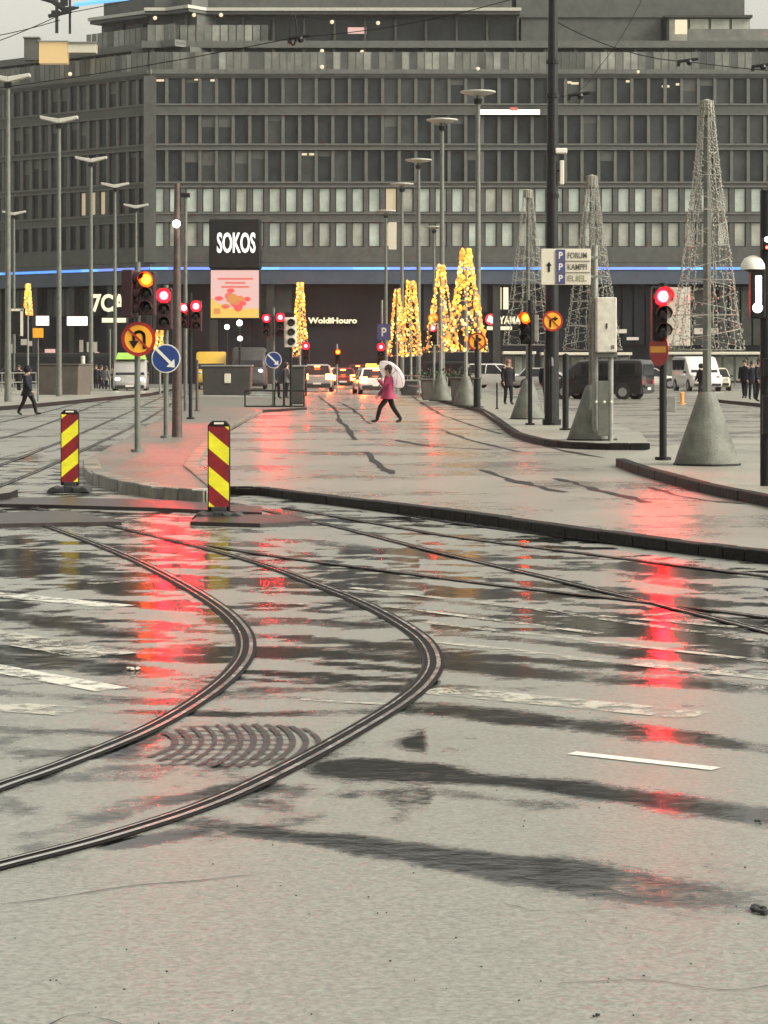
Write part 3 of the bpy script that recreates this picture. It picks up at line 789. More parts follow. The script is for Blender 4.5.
# top storey: from x = 60 px on the wing to the right penthouse
W7 = LW - 11.3
for fr, L0, L_ in ((fm, -0.5, WX(520, YB) - XC), (fw, W7, LW + 1.5)):
    z3, z4, z5, z6 = zz(37.5), zz(21), zz(9), zz(3)
    fr.box(up, L0, L_, -14, -4.6, z3 - 0.5, z5, 0)
    fr.box(up, L0 - 0.25, L_ + 0.2, -14, -3.3, z5 + 0.003, z6 - 0.25, 0)
    fr.box(up, L0 - 0.35, L_ + 0.3, -14, -3.1, z6 - 0.247, z6 + 0.05, 3)
    fr.box(up, L0 + 0.5, L_ - 0.5, -14, -4.4, z6 + 0.053, z6 + 1.6, 0)
    u = L0
    while u < (L_ - 1 if fr is fw else WX(265, YB) - XC):
        fr.box(gl, u + 0.04, u + 0.70, -2.6, -2.57, z3, z4, rt.choice((0, 0, 1, 2)))
        u += 0.75
    u = L0 + 0.4
    while u < L_ - 2:
        fr.box(wn, u, u + 2.5, -4.56, -4.52, z3 + 0.3, z5 - 0.35, 0)
        fr.box(up, u + 2.6, u + 2.78, -4.58, -4.2, z3, z5, 0)
        u += 2.85
# penthouse on the right with curtained windows
p0, p1 = WX(672, YB) - XC, WX(756, YB) - XC
fm.box(up, p0, p1, -12, -3.9, zz(37.5) - 0.2, zz(12), 0)
fm.box(up, p0 - 0.3, p1 + 0.2, -12, -3.3, zz(12) + 0.003, zz(9.5), 2)
fm.box(up, p0 - 14, p1 - 0.3, -12, -5, zz(9.5) + 0.003, zz(-40), 0)
fm.box(up, WX(520, YB) - XC + 0.4, p0 - 0.4, -12, -5.2, zz(37.5), zz(-40), 0)
fm.box(up, WX(190, YB) - XC, p1 - 2, -14, -8, zz(9), zz(-120), 0)  # unseen tall roof block, added so the wet ruts mirror dark wall
fm.box(gl, p0 + 1.8, p1 + 4, -2.6, -2.57, zz(37.5), zz(25), 0)
for k in range(4):
    u = p0 + 0.2 + k * 1.95
    fm.box(wn, u, u + 1.7, -3.85, -3.80, zz(37.5), zz(13), 1)
up.build('upper_storey', [M['granite'], M['granite_light'], M['granite_dark'], M['metal_pale']], bld, off=BO)
gl.build('terrace_railing', [M['glass_rail'], M['glass_rail2'], M['glass_rail3']], bld, off=BO)['kind'] = 'stuff'
wn.build('terrace_window', [M['glass_dark'], M['glass_pale2']], bld, off=BO)
# blue light line and its fascia
b = MB(); fs = MB()
for fr, L_ in ((fw, LW), (fm, LM)):
    fr.box(fs, -0.1, L_ + 0.1, -0.7, 0.10, zz(284), zz(270.8), 0)
    fr.box(fs, -0.1, L_ + 0.1, -0.7, 0.04, zz(270.6), zz(262.8), 1)
    n = 46 if fr is fm else 12
    for i in range(n):
        w_ = L_ / n
        mi = [0, 1, 2][int(3 * (0.5 + 0.49 * math.sin(i * 0.55 + (0 if fr is fm else 2))))]
        fr.box(b, i * w_, (i + 1) * w_ - 0.002, 0.101, 0.19, zz(269.8), zz(267.2), mi)
fs.build('fascia', [M['fascia'], M['granite']], bld, off=BO)
b.build('light_strip', [M['led_blue'], M['led_cyan'], M['led_violet']], bld, off=BO)
# ground-floor shopfront: set back behind columns
sf = MB()
for fr, L_ in ((fw, LW), (fm, LM)):
    fr.box(sf, 0, L_, -9, -2.0, LOW - 0.1, zz(284) + 0.5, 0)
    fr.box(sf, 0, L_, -1.996, -0.7, zz(284) + 0.1, zz(284) + 0.4, 0)
    u = 0.6
    while u < L_:
        c = fr.o + fr.u * u; px = 384 + c.x * F / c.y
        if not 288 < px < 425:
            fr.box(sf, u - 0.35, u + 0.35, -0.9, -0.25, LOW - 0.1, zz(284) - 0.004, 1)
        u += 5.2
def fu(px): return WX(px, YB) - XC
# pale and dark cladding panels seen between the lamp posts
def wing_u(px):
    # where the ray through px meets the wing
    k = (px - 384) / F; o, u = fw.o, fw.u
    return (k * o.y - o.x) / (u.x - k * u.y)
for a, c in ((258, 291),): fm.box(sf, fu(a), fu(c), -1.99, -1.7, zz(312), zz(283), 2)
for px in range(38, 84, 6): fw.box(sf, wing_u(px), wing_u(px + 5), -1.99, -1.2, zz(314), zz(286), 2)
for px in range(4, 24, 7): fw.box(sf, wing_u(px), wing_u(px + 6), -1.99, -1.2, zz(308), zz(286), 2)
for px in range(100, 140, 10): fw.box(sf, wing_u(px), wing_u(px + 9), -1.99, -1.3, zz(292), zz(286), 2)
for px in (424, 446, 468): fm.box(sf, fu(px), fu(px + 20), -1.99, -1.6, zz(330), zz(284), 3)
for px in range(600, 768, 12): fm.box(sf, fu(px), fu(px + 10), -1.99, -1.6, zz(345), zz(286), 2 if px > 676 else 0)
sf.build('shopfront', [M['shop_black'], M['granite_dark'], M['shop_panel'], M['fascia']], bld, off=BO)
dim_shop = mat('dim_shop_light', (0.4, 0.38, 0.33), 0.5, emit=(1, 0.85, 0.65), estr=0.140)
for x0, x1, y0, y1, m in [(497, 502, 287, 309, 0), (504, 509, 287, 309, 0), (86, 90, 352, 364, 1), (36, 46, 349, 364, 1), (65, 74, 340, 352, 2), (78, 88, 342, 352, 2), (12, 18, 339, 345, 2), (19, 24, 341, 346, 2), (65, 82, 354, 366, 1),
                          (612, 628, 329, 333, 2), (628, 640, 337, 340, 2), (696, 706, 328, 334, 2), (712, 722, 328, 333, 2), (2, 5, 344, 362, 2)]:
    fr, ua, ub = (fm, fu(x0), fu(x1)) if x0 > 150 else (fw, wing_u(x0), wing_u(x1))
    k = 1.0 if x0 > 150 else (fr.o + fr.u * ua).y / YB
    lw = MB(); fr.box(lw, ua, ub, -1.19, -1.12, (WZ(y1, YB * k)), (WZ(y0, YB * k)), 0)
    lw.build('lit_shop_window', [M['lit_cream'], M['lit_pink'], dim_shop][m], bld, off=BO)
# ceiling lamps that show through some windows and on the terraces
M['soft_lamp'] = mat('soft_warm_lamp', (0.1, 0.1, 0.09), 0.5, emit=(1.0, 0.82, 0.52), estr=0.45)
def ceil(fn, m): 
    m = 'soft_lamp' if m == 'lit_cream' else m
    cl = MB(); fn(cl); cl.build('ceiling_light', M[m], bld, off=BO)
for px, py in ((160, 80), (198, 79), (214, 80), (303, 154), (313, 154), (575, 83), (630, 81), (666, 86), (680, 84), (568, 82), (388, 189), (617, 231)):
    ceil(lambda cl: fm.box(cl, fu(px) - 0.35, fu(px) + 0.35, -0.285, -0.26, zz(py) - 0.10, zz(py) + 0.10), 'lit_cream')
for px, py in ((155, 18), (194, 15), (221, 15), (332, 22), (378, 23), (322, 51), (362, 52), (322, 67), (478, 69), (638, 72), (70, 74)):
    ceil(lambda cl: cl.ball(W(px, py, YB - 0.1 if py > 60 else YB + 2.2), 0.2, 8), 'lit_cream')
ceil(lambda cl: fm.box(cl, fu(347), fu(366), -4.5, -4.44, zz(27), zz(20.5)), 'lit_pink')
ceil(lambda cl: cl.box(W(681, 27, YB + 3), (1.1, 0.3, 1.3)), 'lit_cream')

# rooftop boxes at the far left of the wing
for x0, x1, y0, y1, m, lab in [(39, 67.5, 42, 63, 'roof_yellow', 'pale yellow panel standing on the left roof terrace'), (68, 96, 43, 52.5, 'sign_cream', 'long cream box beside the yellow panel on the left roof'), (24, 38.5, 38, 60, 'granite', 'grey roof cabin left of the yellow panel')]:
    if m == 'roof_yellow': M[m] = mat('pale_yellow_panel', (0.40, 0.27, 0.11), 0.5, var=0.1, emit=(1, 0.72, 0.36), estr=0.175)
    yq = 224.0; p, q = W(x0, y1, yq), W(x1, y0, yq)
    b = MB(); b.box(((p.x + q.x) / 2, yq + 0.6, (p.z + q.z) / 2), (q.x - p.x, 1.2, q.z - p.z), 0)
    b.box(((p.x + q.x) / 2, yq + 0.55, q.z + 0.06), (q.x - p.x + 0.2, 1.45, 0.1), 1)
    tag(b.build('rooftop_box', [M[m], M['metal_grey']], off=(0, 0, 0)), lab, 'rooftop box')
# dark antenna cluster and blue roof edge light at the top left
b = MB(); q = W(62, 8, 229)
b.tube([q + Vector((-2.0, 0, 0.9)), q + Vector((-0.9, 0, 0.7)), q + Vector((0.3, 0, -0.2)), q + Vector((1.6, 0, 0.1))], [0.18, 0.3, 0.3, 0.16], 7)
b.tube([q + Vector((-0.5, 0, -2.4)), q + Vector((-0.5, 0, 1.4))], 0.16, 7); b.tube([q + Vector((0.7, 0.4, -2.4)), q + Vector((0.7, 0.4, 1.5))], 0.12, 7)
b.tube([q + Vector((-1.3, 0, -0.8)), q + Vector((0.9, 0, -0.3))], 0.2, 7); b.box(q + Vector((0.2, 0, 0.5)), (0.7, 0.4, 0.6)); b.box(q + Vector((-0.6, 0, -0.5)), (0.8, 0.4, 0.5))
tag(b.build('antenna_cluster', M['metal_dark']), 'dark antenna cluster on the roof corner at the top left', 'antenna')
b = MB(); b.tube([W(75, 4.5, 226), W(130, -2, 222)], 0.22, 6); 
b2 = b.build('light_strip', M['led_cyan'], bld, off=BO)

# ------------------------------------------------------------------ signs on the front
def wall_text(name, txt, x0, x1, y0, y1, Y, m, label, cat='lit sign', bold=0.02, depth=0.12, back=None, shear=0.0):
    p, q = W(x0, y1, Y), W(x1, y0, Y)
    t = thing(name, label, cat, tuple(p))
    if back:
        b = MB(); b.box(((q.x - p.x) / 2, depth + 0.1, (q.z - p.z) / 2), (q.x - p.x + back[1], 0.16, q.z - p.z + back[1]), 0); b.build('back_panel', M[back[0]], t)
    text_mb(txt, q.x - p.x, q.z - p.z, depth, bold, shear).build('lettering', M[m], t)
    return t
wall_text('shop_sign', 'WoldiHouro', 308, 357, 317.5, 323.5, YB + 1.55, 'lit_cream', 'narrow cream lit lettering on the black shopfront above the cars', bold=0.035, back=('sign_black', 0.3))
wall_text('shop_sign', '7CA', 92, 126, 294, 312, 221.5, 'lit_cream', 'large white lit letters on the left wing behind the lamp posts', bold=0.03)
t = wall_text('shop_sign', 'YAMA', 499, 521, 316, 324, YB + 1.0, 'lit_cream', 'lit shop sign with a red emblem and white letters', bold=0.03)
q0 = Vector(t.location)
b = MB(); b.lathe([(0.55, 0), (0.55, 0.2)], (WX(491.5, YB) - q0.x, 0, 0.42), 16, 0, 'y'); b.build('emblem_disc', M['lit_red'], t)
b = MB()
for k in range(4): b.ball((WX(491.5, YB) - q0.x + 0.22 * math.cos(k * 1.57 + 0.4), -0.04, 0.42 + 0.22 * math.sin(k * 1.57 + 0.4)), 0.17, 8)
b.build('emblem_petals', M['lit_white'], t)
b = MB(); b.box((WX(500, YB) - q0.x, 0.1, WZ(328, YB) - q0.z), (2.3, 0.3, 0.32)); b.build('light_box', M['lit_cream'], t)
b = MB(); b.box((WX(510, YB) - q0.x, 0.25, WZ(320, YB) - q0.z), (5.0, 0.16, 1.5)); b.build('back_panel', M['sign_black'], t)
def lit_box(x0, x1, y0, y1, Y, m, label, frame=True, d=0.3):
    p, q = W(x0, y1, Y), W(x1, y0, Y)
    t = thing('shop_sign', label, 'lit sign', tuple(p)); w_, h_ = q.x - p.x, q.z - p.z
    b = MB(); b.box((w_ / 2, d / 2 + 0.01, h_ / 2), (w_ + 0.16, d, h_ + 0.16)); b.build('casing', M['sign_black'], t, bevel=0.02)
    b = MB(); b.box((w_ / 2, 0, h_ / 2), (w_, 0.03, h_)); b.build('lit_face', M[m], t)
    return t
lit_box(36, 49, 316, 325.5, 228.5, 'lit_white', 'small square white lit shop sign at the left')
lit_box(67, 87.5, 316.5, 325.5, 226, 'lit_white', 'wide white lit shop sign between two lamp posts')
lit_box(102, 128, 318, 322.5, 221.0, 'lit_cream', 'long thin cream lit strip sign under the large letters')
t = lit_box(480, 540, 109.5, 114.5, YB - 0.4, 'lit_white', 'long narrow white lit sign high on the granite front')
b = MB(); b.box((3.1, -0.02, 0.5), (0.7, 0.05, 0.3)); b.build('emblem', M['lit_rose'], t)

# store sign: black box with white letters above a lit screen
Y0 = 214.0
p, q = W(209, 319.5, Y0), W(260.5, 219, Y0)
t = thing('store_sign', 'black sign box with white letters SOKOS above a bright advertising screen', 'sign', tuple(p))
w_, h_ = q.x - p.x, q.z - p.z
zs = WZ(268.5, Y0) - p.z
b = MB(); b.box((w_ / 2, 1.2, (zs + h_) / 2), (w_, 2.4, h_ - zs)); b.build('sign_box', M['sign_black'], t, bevel=0.12)
lt = text_mb('SOKOS', WX(255.5, Y0) - WX(217, Y0), WZ(232.5, Y0) - WZ(253, Y0), 0.12, 0.022)
for v in lt.v: v.x += WX(217, Y0) - p.x; v.y -= 0.11; v.z += WZ(253, Y0) - p.z
lt.build('lettering', M['lit_white'], t)
b = MB(); b.box((w_ / 2, 1.1, zs / 2 - 0.02), (w_ - 0.15, 1.9, zs - 0.04)); sc_ = b.build('screen_box', M['sign_black'], t, bevel=0.06)
sw, sh = w_ - 0.3, zs - 0.3
b = MB()
def rect(b, u0, u1, v0, v1, y, m): b.box((0.15 + sw * (u0 + u1) / 2, y, 0.15 + sh * (v0 + v1) / 2), (sw * (u1 - u0), 0.02, sh * (v1 - v0)), m)
rect(b, 0, 1, 0, 1, 0.13, 0)
for k, (u0, u1) in enumerate(((0.14, 0.88), (0.3, 0.72), (0.22, 0.80))): rect(b, u0, u1, 0.80 - k * 0.085, 0.84 - k * 0.085, 0.10, 1)
rect(b, 0, 1, 0.0, 0.2, 0.11, 2)
b.prism_xz([(0.15, 0.15), (0.15 + sw * 0.5, 0.15), (0.15 + sw * 0.3, 0.15 + sh * 0.2), (0.15, 0.15 + sh * 0.42)], 0.09, 0.105, 2)
rr = random.Random(5)
for k in range(26):
    a = rr.uniform(0, 6.28); r0 = rr.uniform(0, 0.24)
    u, v = 0.5 + r0 * 1.5 * math.cos(a), 0.36 + r0 * 0.95 * math.sin(a)
    r1 = rr.uniform(0.05, 0.11)
    b.lathe([(r1 * sw, 0), (r1 * sw, 0.012)], (0.15 + sw * u, 0.085 - 0.003 * k, 0.15 + sh * v), 12, rr.choice([1, 3, 3, 3, 4]), 'y', 1.0, rr.uniform(0.5, 1))
rect(b, 0.06, 0.2, 0.08, 0.2, 0.06, 4)
b.build('screen_picture', [M['lit_pink'], M['lit_rose'], mat('lit_screen_yellow', (0.06, 0.06, 0.06), 0.4, emit=(1, 0.62, 0.08), estr=0.450), M['lit_red'], mat('lit_screen_ochre', (0.06, 0.06, 0.06), 0.4, emit=(1, 0.36, 0.03), estr=0.360)], t)
b = MB()
for u in (0.25, 0.75): b.box((w_ * u, 1.2, (-p.z) / 2 + LOW / 2), (0.35, 0.35, p.z - LOW + 0.02), 0)
b.build('post', M['metal_dark'], t)

# ---- drizzle in the air
b = MB(); b.box((0, 150, 31.5), (700, 420, 65.5))
hm = bpy.data.materials.new('drizzle'); hm.use_nodes = True
hm.node_tree.nodes.remove(hm.node_tree.nodes['Principled BSDF'])
pv = hm.node_tree.nodes.new('ShaderNodeVolumePrincipled')
pv.inputs['Color'].default_value = (0.92, 0.92, 0.88, 1)
pv.inputs['Density'].default_value = 0.00035
pv.inputs['Anisotropy'].default_value = 0.85
hm.node_tree.links.new(pv.outputs['Volume'], hm.node_tree.nodes['Material Output'].inputs['Volume'])
hz = b.build('haze', hm); hz['kind'] = 'stuff'

# ================================================================== STREET FURNITURE
PAVE = 0.12
# ---- tall street lamps
def lamp_wing():
    t = thing('street_lamp', 'x', 'street lamp', (0, 0, 0), 0, 'tall street lamps')
    b = MB(); b.tube([(0, 0, 0), (0, 0, 1.2), (0, 0, 14.0)], [0.17, 0.14, 0.09], 10); b.tube([(0, 0, 0), (0, 0, 0.06)], 0.28, 12); b.build('pole', M['metal_olive'], t, smooth=True)
    b = MB()
    for s in (-1, 1):
        b.hexa([(0, -0.25, 13.9), (s * 0.95, -0.2, 14.15), (s * 0.95, 0.2, 14.15), (0, 0.25, 13.9), (0, -0.25, 14.14), (s * 0.95, -0.2, 14.30), (s * 0.95, 0.2, 14.30), (0, 0.25, 14.14)][::1], 0)
    b.build('lamp_head', M['metal_pale'], t, bevel=0.03)
    b = MB(); b.box((0, 0, 13.78), (0.3, 0.3, 0.22)); b.build('collar', M['metal_dark'], t)
    return t
def lamp_disc():
    t = thing('street_lamp', 'x', 'street lamp', (0, 0, 0), 0, 'tall street lamps')
    b = MB(); b.tube([(0, 0, 0), (0, 0, 1.2), (0, 0, 14.0)], [0.18, 0.15, 0.10], 10); b.tube([(0, 0, 0), (0, 0, 0.06)], 0.28, 12); b.build('pole', M['metal_olive'], t, smooth=True)
    b = MB(); b.lathe([(0.2, 13.92), (0.66, 14.02), (0.80, 14.07), (0.80, 14.13), (0.5, 14.17), (0.01, 14.19)], n=20); b.build('lamp_head', M['metal_pale'], t, smooth=True)
    b = MB(); b.lathe([(0.16, 13.55), (0.22, 13.78)], n=12); b.build('collar', M['metal_dark'], t)
    return t
LW_, LD_ = lamp_wing(), lamp_disc()
used = set()
for src, px, top, lab in [(LW_, 8, 76, 'tall street lamp cut by the left edge of the picture'), (LW_, 59, 118, 'tall street lamp rising behind the brown concrete planter'),
                     (LW_, 91, 158, 'third tallest of the wing headed lamps left of the traffic lights'), (LW_, 115, 184, 'street lamp in front of the large lit letters'), (LW_, 136, 205, 'street lamp straight above the dark traffic signal heads'),
                     (LD_, 478, 92, 'tallest disc headed lamp beside the narrow white sign'), (LD_, 442, 120, 'disc headed street lamp left of the tallest disc headed one'), (LD_, 418.5, 160, 'disc headed street lamp above the golden light cones'),
                     (LD_, 402, 184, 'disc headed lamp over the second golden light cone'), (LD_, 386, 211, 'disc headed lamp above the white taxi'), (LD_, 434, 227, 'lowest disc headed lamp above the fourth golden cone'), (LW_, 14, 212, 'low distant wing headed lamp near the left edge')]:
    s = (HY - top) / 12.4; Y = F / s; Y = min(Y, 196)
    k = ((HY - top) * Y / F + CAM_H) / 14.1
    loc = (WX(px, Y), Y, LOW if px < 300 else 0.0)
    if src not in used: used.add(src); src.location = loc; src['label'] = lab; o = src
    else: o = dup(src, loc, None, lab)
    o.scale = (1, 1, k)

# ---- conical strings of Christmas lights on poles in concrete feet
def light_tree(px, py, top, wt, wb, base_py, lit, label, foot=True, seed=1, zb=PAVE, nst=9):
    rr = random.Random(seed)
    c = G(px, py, zb); Y = c.y; s = F / Y
    t = thing('light_cone', label, 'light tree', tuple(c), 0, 'conical light strings')
    zt = WZ(top, Y) - zb; z0 = WZ(base_py, Y) - zb
    r0, r1 = wb / 2 / s, wt / 2 / s
    if foot:
        b = MB(); b.lathe([(0.50, 0.0), (0.50, 0.05), (0.14, 1.08), (0.10, 1.12)], n=20); b.build('concrete_foot', M['concrete'], t, smooth=True)
        b = MB(); b.lathe([(0.52, 0.0), (0.52, 0.03)], n=20); b.build('foot_plate', M['metal_dark'], t)
    b = MB(); b.tube([(0, 0, 1.0 if foot else 0), (0, 0, zt)], [0.07, 0.045], 8); b.build('pole', M['metal_olive' if not lit else 'metal_grey'], t, smooth=True)
    b = MB(); bulbs = MB()
    rad = lambda q: r0 + (r1 - r0) * (1 - (1 - q) ** 1.15)
    wr = 0.005 if not lit else 0.012
    for k in range(nst):
        a0 = 2 * math.pi * k / nst + rr.uniform(-0.1, 0.1)
        n = 26; pts = []
        for i in range(n + 1):
            q = i / n; r_ = rad(q) * (1 + 0.04 * rr.uniform(-1, 1))
            a = a0 + 0.05 * rr.uniform(-1, 1)
            pts.append((r_ * math.cos(a), r_ * math.sin(a), z0 + (zt - z0) * q))
        b.tube(pts, wr, 4, 0, False)
        nb = 95 if not lit else 90
        for i in range(nb):
            q = (i + rr.random()) / nb
            if lit and rr.random() < 0.25 * (1 - q): continue
            r_ = rad(q) * (1 + rr.uniform(-0.05, 0.05)); a = a0 + rr.uniform(-0.12, 0.12) * (3.2 if lit else 1)
            m = 0 if not lit else rr.choice([0, 0, 1, 1, 2] if q > 0.45 else [0, 1, 1, 1, 2])
            bulbs.ball((r_ * math.cos(a), r_ * math.sin(a), z0 + (zt - z0) * q), rr.uniform(0.010, 0.02) if not lit else rr.choice((0.024, 0.03, 0.038, 0.05, 0.075)), 5, m)
    for q in ([0.0, 0.14, 0.28, 0.42, 0.56, 0.7, 0.85, 1.0] if not lit else [0.0, 0.5, 1.0]):
        r_ = rad(q); z = z0 + (zt - z0) * q
        b.tube([(r_ * math.cos(2 * math.pi * i / 20), r_ * math.sin(2 * math.pi * i / 20), z) for i in range(21)], wr, 4, 0, False)
    if not lit:      # netting wound round the cone
        for k in range(3):
            pts = []
            for i in range(160):
                q = i / 159; r_ = rad(q) * 0.98; a = 2 * math.pi * (k / 3 + q * 7 * (1 if k % 2 else -1))
                pts.append((r_ * math.cos(a), r_ * math.sin(a), z0 + (zt - z0) * q))
            b.tube(pts, 0.0045, 3, 0, False)
        b.lathe([(r1 * 1.0, zt - 0.22), (r1 * 1.0, zt), (0.01, zt + 0.03)], n=12, m=1)
    st_ = b.build('light_string', [M['string_wire'], M['bulb_off']], t)
    bl = bulbs.build('bulbs', [M['bulb_off']] if not lit else [M['bulb_on'], M['bulb_on2'], M['bulb_on3']], st_)
    bl['kind'] = 'stuff'
    return t
light_tree(707, 465, 101, 12, 74, 350, False, 'largest unlit cone of pale strings, on the concrete foot at the right', seed=2, nst=12)
light_tree(592, 440, 176, 10, 58, 350, False, 'unlit pale string cone behind the white cabinet', seed=3, nst=11)
light_tree(528, 419, 190, 9, 50, 345, False, 'unlit pale string cone left of the dark catenary mast', seed=4, nst=10)
light_tree(466, 406, 249, 9, 44, 352, True, 'tallest golden light cone in the row', seed=5, nst=8)
light_tree(441, 401, 265, 6, 36, 352, True, 'thin golden light cone left of the tallest one', seed=6, nst=5)
light_tree(411, 394, 281, 8, 22, 356, True, 'golden light cone above the end of the barrier rail', seed=7, nst=7, foot=False)
light_tree(397, 392, 289, 5, 20, 356, True, 'leftmost golden cone beside the white umbrella', seed=8, nst=5, foot=False)
light_tree(300, 394, 283, 6, 17, 357, True, 'lone golden light cone beside the black shopfront', seed=9, nst=7, foot=False, zb=0.0)
light_tree(160, 394, 308, 3, 12, 352, True, 'small golden light cone partly hidden behind the traffic lights', seed=10, nst=5, foot=False, zb=LOW)
light_tree(28, 392, 284, 4, 9, 315, True, 'little golden light column high at the far left', seed=11, nst=6, foot=False, zb=LOW)

# ---- striped barrier boards
def barrier(c, hgt, mirror, label, lean=0.0):
    t = thing('barrier_board', label, 'barrier board', tuple(c), 0, 'striped barrier boards'); mirror = not mirror
    w_, h0, h1, y0, y1 = 0.255, 0.09, hgt, -0.022, 0.022
    b = MB(); b.prism_xz([(-w_ / 2, h0), (w_ / 2, h0), (w_ / 2, h1 - 0.05), (w_ / 2 - 0.05, h1), (-w_ / 2 + 0.05, h1), (-w_ / 2, h1 - 0.05)], y0, y1)
    b.build('board', M['black_plastic'], t, bevel=0.012)
    b = MB(); a, c0, c1 = w_ / 2 - 0.014, h0 + 0.05, h1 - 0.065
    sl, per = 0.85 * 2 * a * (-1 if mirror else 1), 0.40
    k = -2
    def clip(poly, z_lo, z_hi):
        for zc, keep_up in ((z_lo, True), (z_hi, False)):
            out = []
            for i in range(len(poly)):
                p, q = poly[i], poly[(i + 1) % len(poly)]
                pin = p[1] >= zc if keep_up else p[1] <= zc; qin = q[1] >= zc if keep_up else q[1] <= zc
                if pin: out.append(p)
                if pin != qin:
                    f = (zc - p[1]) / (q[1] - p[1]); out.append((p[0] + (q[0] - p[0]) * f, zc))
            poly = out
            if not poly: return []
        return poly
    for k in range(-3, 8):
        zb = c0 + k * per / 2 - 0.04
        pl = clip([(-a, zb - sl / 2), (a, zb + sl / 2), (a, zb + sl / 2 + per / 2), (-a, zb - sl / 2 + per / 2)], c0, c1)
        if len(pl) > 2: b.prism_xz(pl, y0 - 0.004, y0 - 0.001, k % 2)
    b.build('stripes', [M['red_stripe'], M['yellow_stripe']], t)
    b = MB(); b.tube([(-0.055, y0 - 0.004, h1 - 0.032), (0.055, y0 - 0.004, h1 - 0.032)], 0.014, 8); b.build('hand_grip', M['sign_cream'], t)
    b = MB()
    for s in (-1, 1):
        b.prism_xz([(s * 0.06, 0), (s * 0.30, 0), (s * 0.26, 0.055), (s * 0.20, 0.085), (s * 0.14, 0.06), (s * 0.06, 0.075)][::s], -0.22, 0.22)
    b.box((0, 0, 0.045), (0.14, 0.36, 0.09)); b.box((0, 0, 0.11), (0.17, 0.12, 0.06))
    b.build('rubber_foot', M['rubber'], t, bevel=0.012)
    return t
c = G(70, 492, LOW); barrier(c, 1.13, True, 'red and yellow striped barrier board farther away at the left')
c = G(219, 519, LOW); barrier(c, 1.11, False, 'red and yellow striped barrier board nearer the kerb')

# ---- round road signs
def disc(b, r, y, m, c=(0, 0), t=0.012, sx=1.0): b.lathe([(r, 0), (r, t)], (c[0], y, c[1]), 28, m, 'y', sx, 1.0)
def arrow_poly(pts, w):
    """thick polyline in x,z with butt ends, as quads"""
    out = []
    for i in range(len(pts) - 1):
        a, c = Vector(pts[i]), Vector(pts[i + 1]); d = (c - a).normalized(); n = Vector((-d.y, d.x)) * w / 2; e = d * w * 0.28
        out.append([tuple(a - e - n), tuple(c + e - n), tuple(c + e + n), tuple(a - e + n)])
    return out
def round_sign(kind, px, cy, r_px, base_py, label, zb=0.0, pole=True, pole_m='metal_olive', Y=None, rz=0.0, pr=0.045):
    c = G(px, base_py, zb) if Y is None else Vector((WX(px, Y), Y, zb))
    s = F / c.y; r = r_px / s; h = WZ(cy, c.y) - zb
    t = thing('road_sign', label, 'road sign', tuple(c), rz, 'round road signs')
    if pole:
        b = MB(); b.tube([(0, 0.05, 0), (0, 0.05, h + r * 0.75)], pr, 10); b.build('pole', M[pole_m], t, smooth=True)
    if kind == 'keep_right':
        b = MB(); disc(b, r, -0.012, 0); b.build('rim', M['sign_white'], t).location = (0, 0, h)
        b = MB(); disc(b, r * 0.92, -0.018, 0); b.build('face', M['sign_blue'], t).location = (0, 0, h)
        b = MB(); a = r * 0.62
        for q in arrow_poly([(-a, a), (a * 0.55, -a * 0.55)], r * 0.2): b.prism_xz(q, -0.026, -0.02)
        b.prism_xz([(a, -a), (a * 0.92, -a * 0.05), (a * 0.05, -a * 0.92)], -0.027, -0.021)
        b.build('arrow', M['sign_white'], t).location = (0, 0, h)
    else:
        b = MB(); disc(b, r, -0.012, 0); b.build('rim', M['sign_red'], t).location = (0, 0, h)
        b = MB(); disc(b, r * 0.80, -0.018, 0); b.build('face', M['sign_yellow'], t).location = (0, 0, h)
        b = MB()
        if kind == 'no_u_turn':
            P = [(r * 0.34, -r * 0.52), (r * 0.34, r * 0.12)] + [(r * 0.30 * math.cos(R(a)) + 0.04 * r, r * 0.15 + r * 0.28 * math.sin(R(a))) for a in range(0, 181, 30)] + [(-r * 0.26, -r * 0.12)]
            for q in arrow_poly(P, r * 0.17): b.prism_xz(q, -0.028, -0.022)
            b.prism_xz([(-r * 0.26, -r * 0.55), (r * 0.02, -r * 0.1), (-r * 0.54, -r * 0.1)], -0.029, -0.023)
        else:
            P = [(-r * 0.22, -r * 0.55), (-r * 0.22, -r * 0.05)] + [(-r * 0.22 + r * 0.28 * (1 - math.cos(R(a))), -r * 0.05 + r * 0.26 * math.sin(R(a))) for a in range(20, 91, 23)] + [(r * 0.25, r * 0.21)]
            for q in arrow_poly(P, r * 0.17): b.prism_xz(q, -0.028, -0.022)
            b.prism_xz([(r * 0.56, r * 0.21), (r * 0.18, r * 0.46), (r * 0.18, -r * 0.04)], -0.029, -0.023)
        b.build('arrow', M['black_plastic'], t).location = (0, 0, h)
        b = MB(); a = r * 0.60
        for q in arrow_poly([(-a, a), (a, -a)], r * 0.12): b.prism_xz(q, -0.0335, -0.030)
        b.build('slash', M['sign_red'], t).location = (0, 0, h)
    b = MB(); b.box((0, 0.02, h + r * 0.3), (0.12, 0.05, 0.05)); b.box((0, 0.02, h - r * 0.3), (0.12, 0.05, 0.05)); b.build('bracket', M['metal_dark'], t)
    return t
S1 = G(137.5, 452, 0.06)
round_sign('no_u_turn', 138.5, 339, 17.3, 452, 'large yellow no U turn sign with red rim under the dark signal heads', Y=S1.y - 0.14, zb=0.06, pole=False)
round_sign('keep_right', 166, 358.5, 14.5, 438, 'larger blue keep right sign with white arrow on the island', zb=0.06, pole=False, Y=G(166, 438, 0.06).y - 0.13)
round_sign('keep_right', 273.5, 360, 8.2, 406, 'small distant blue keep right sign beside the dark planter', zb=0.06, pole=False, Y=G(273.5, 406, 0.06).y - 0.12)
YM = G(551, 425, PAVE).y
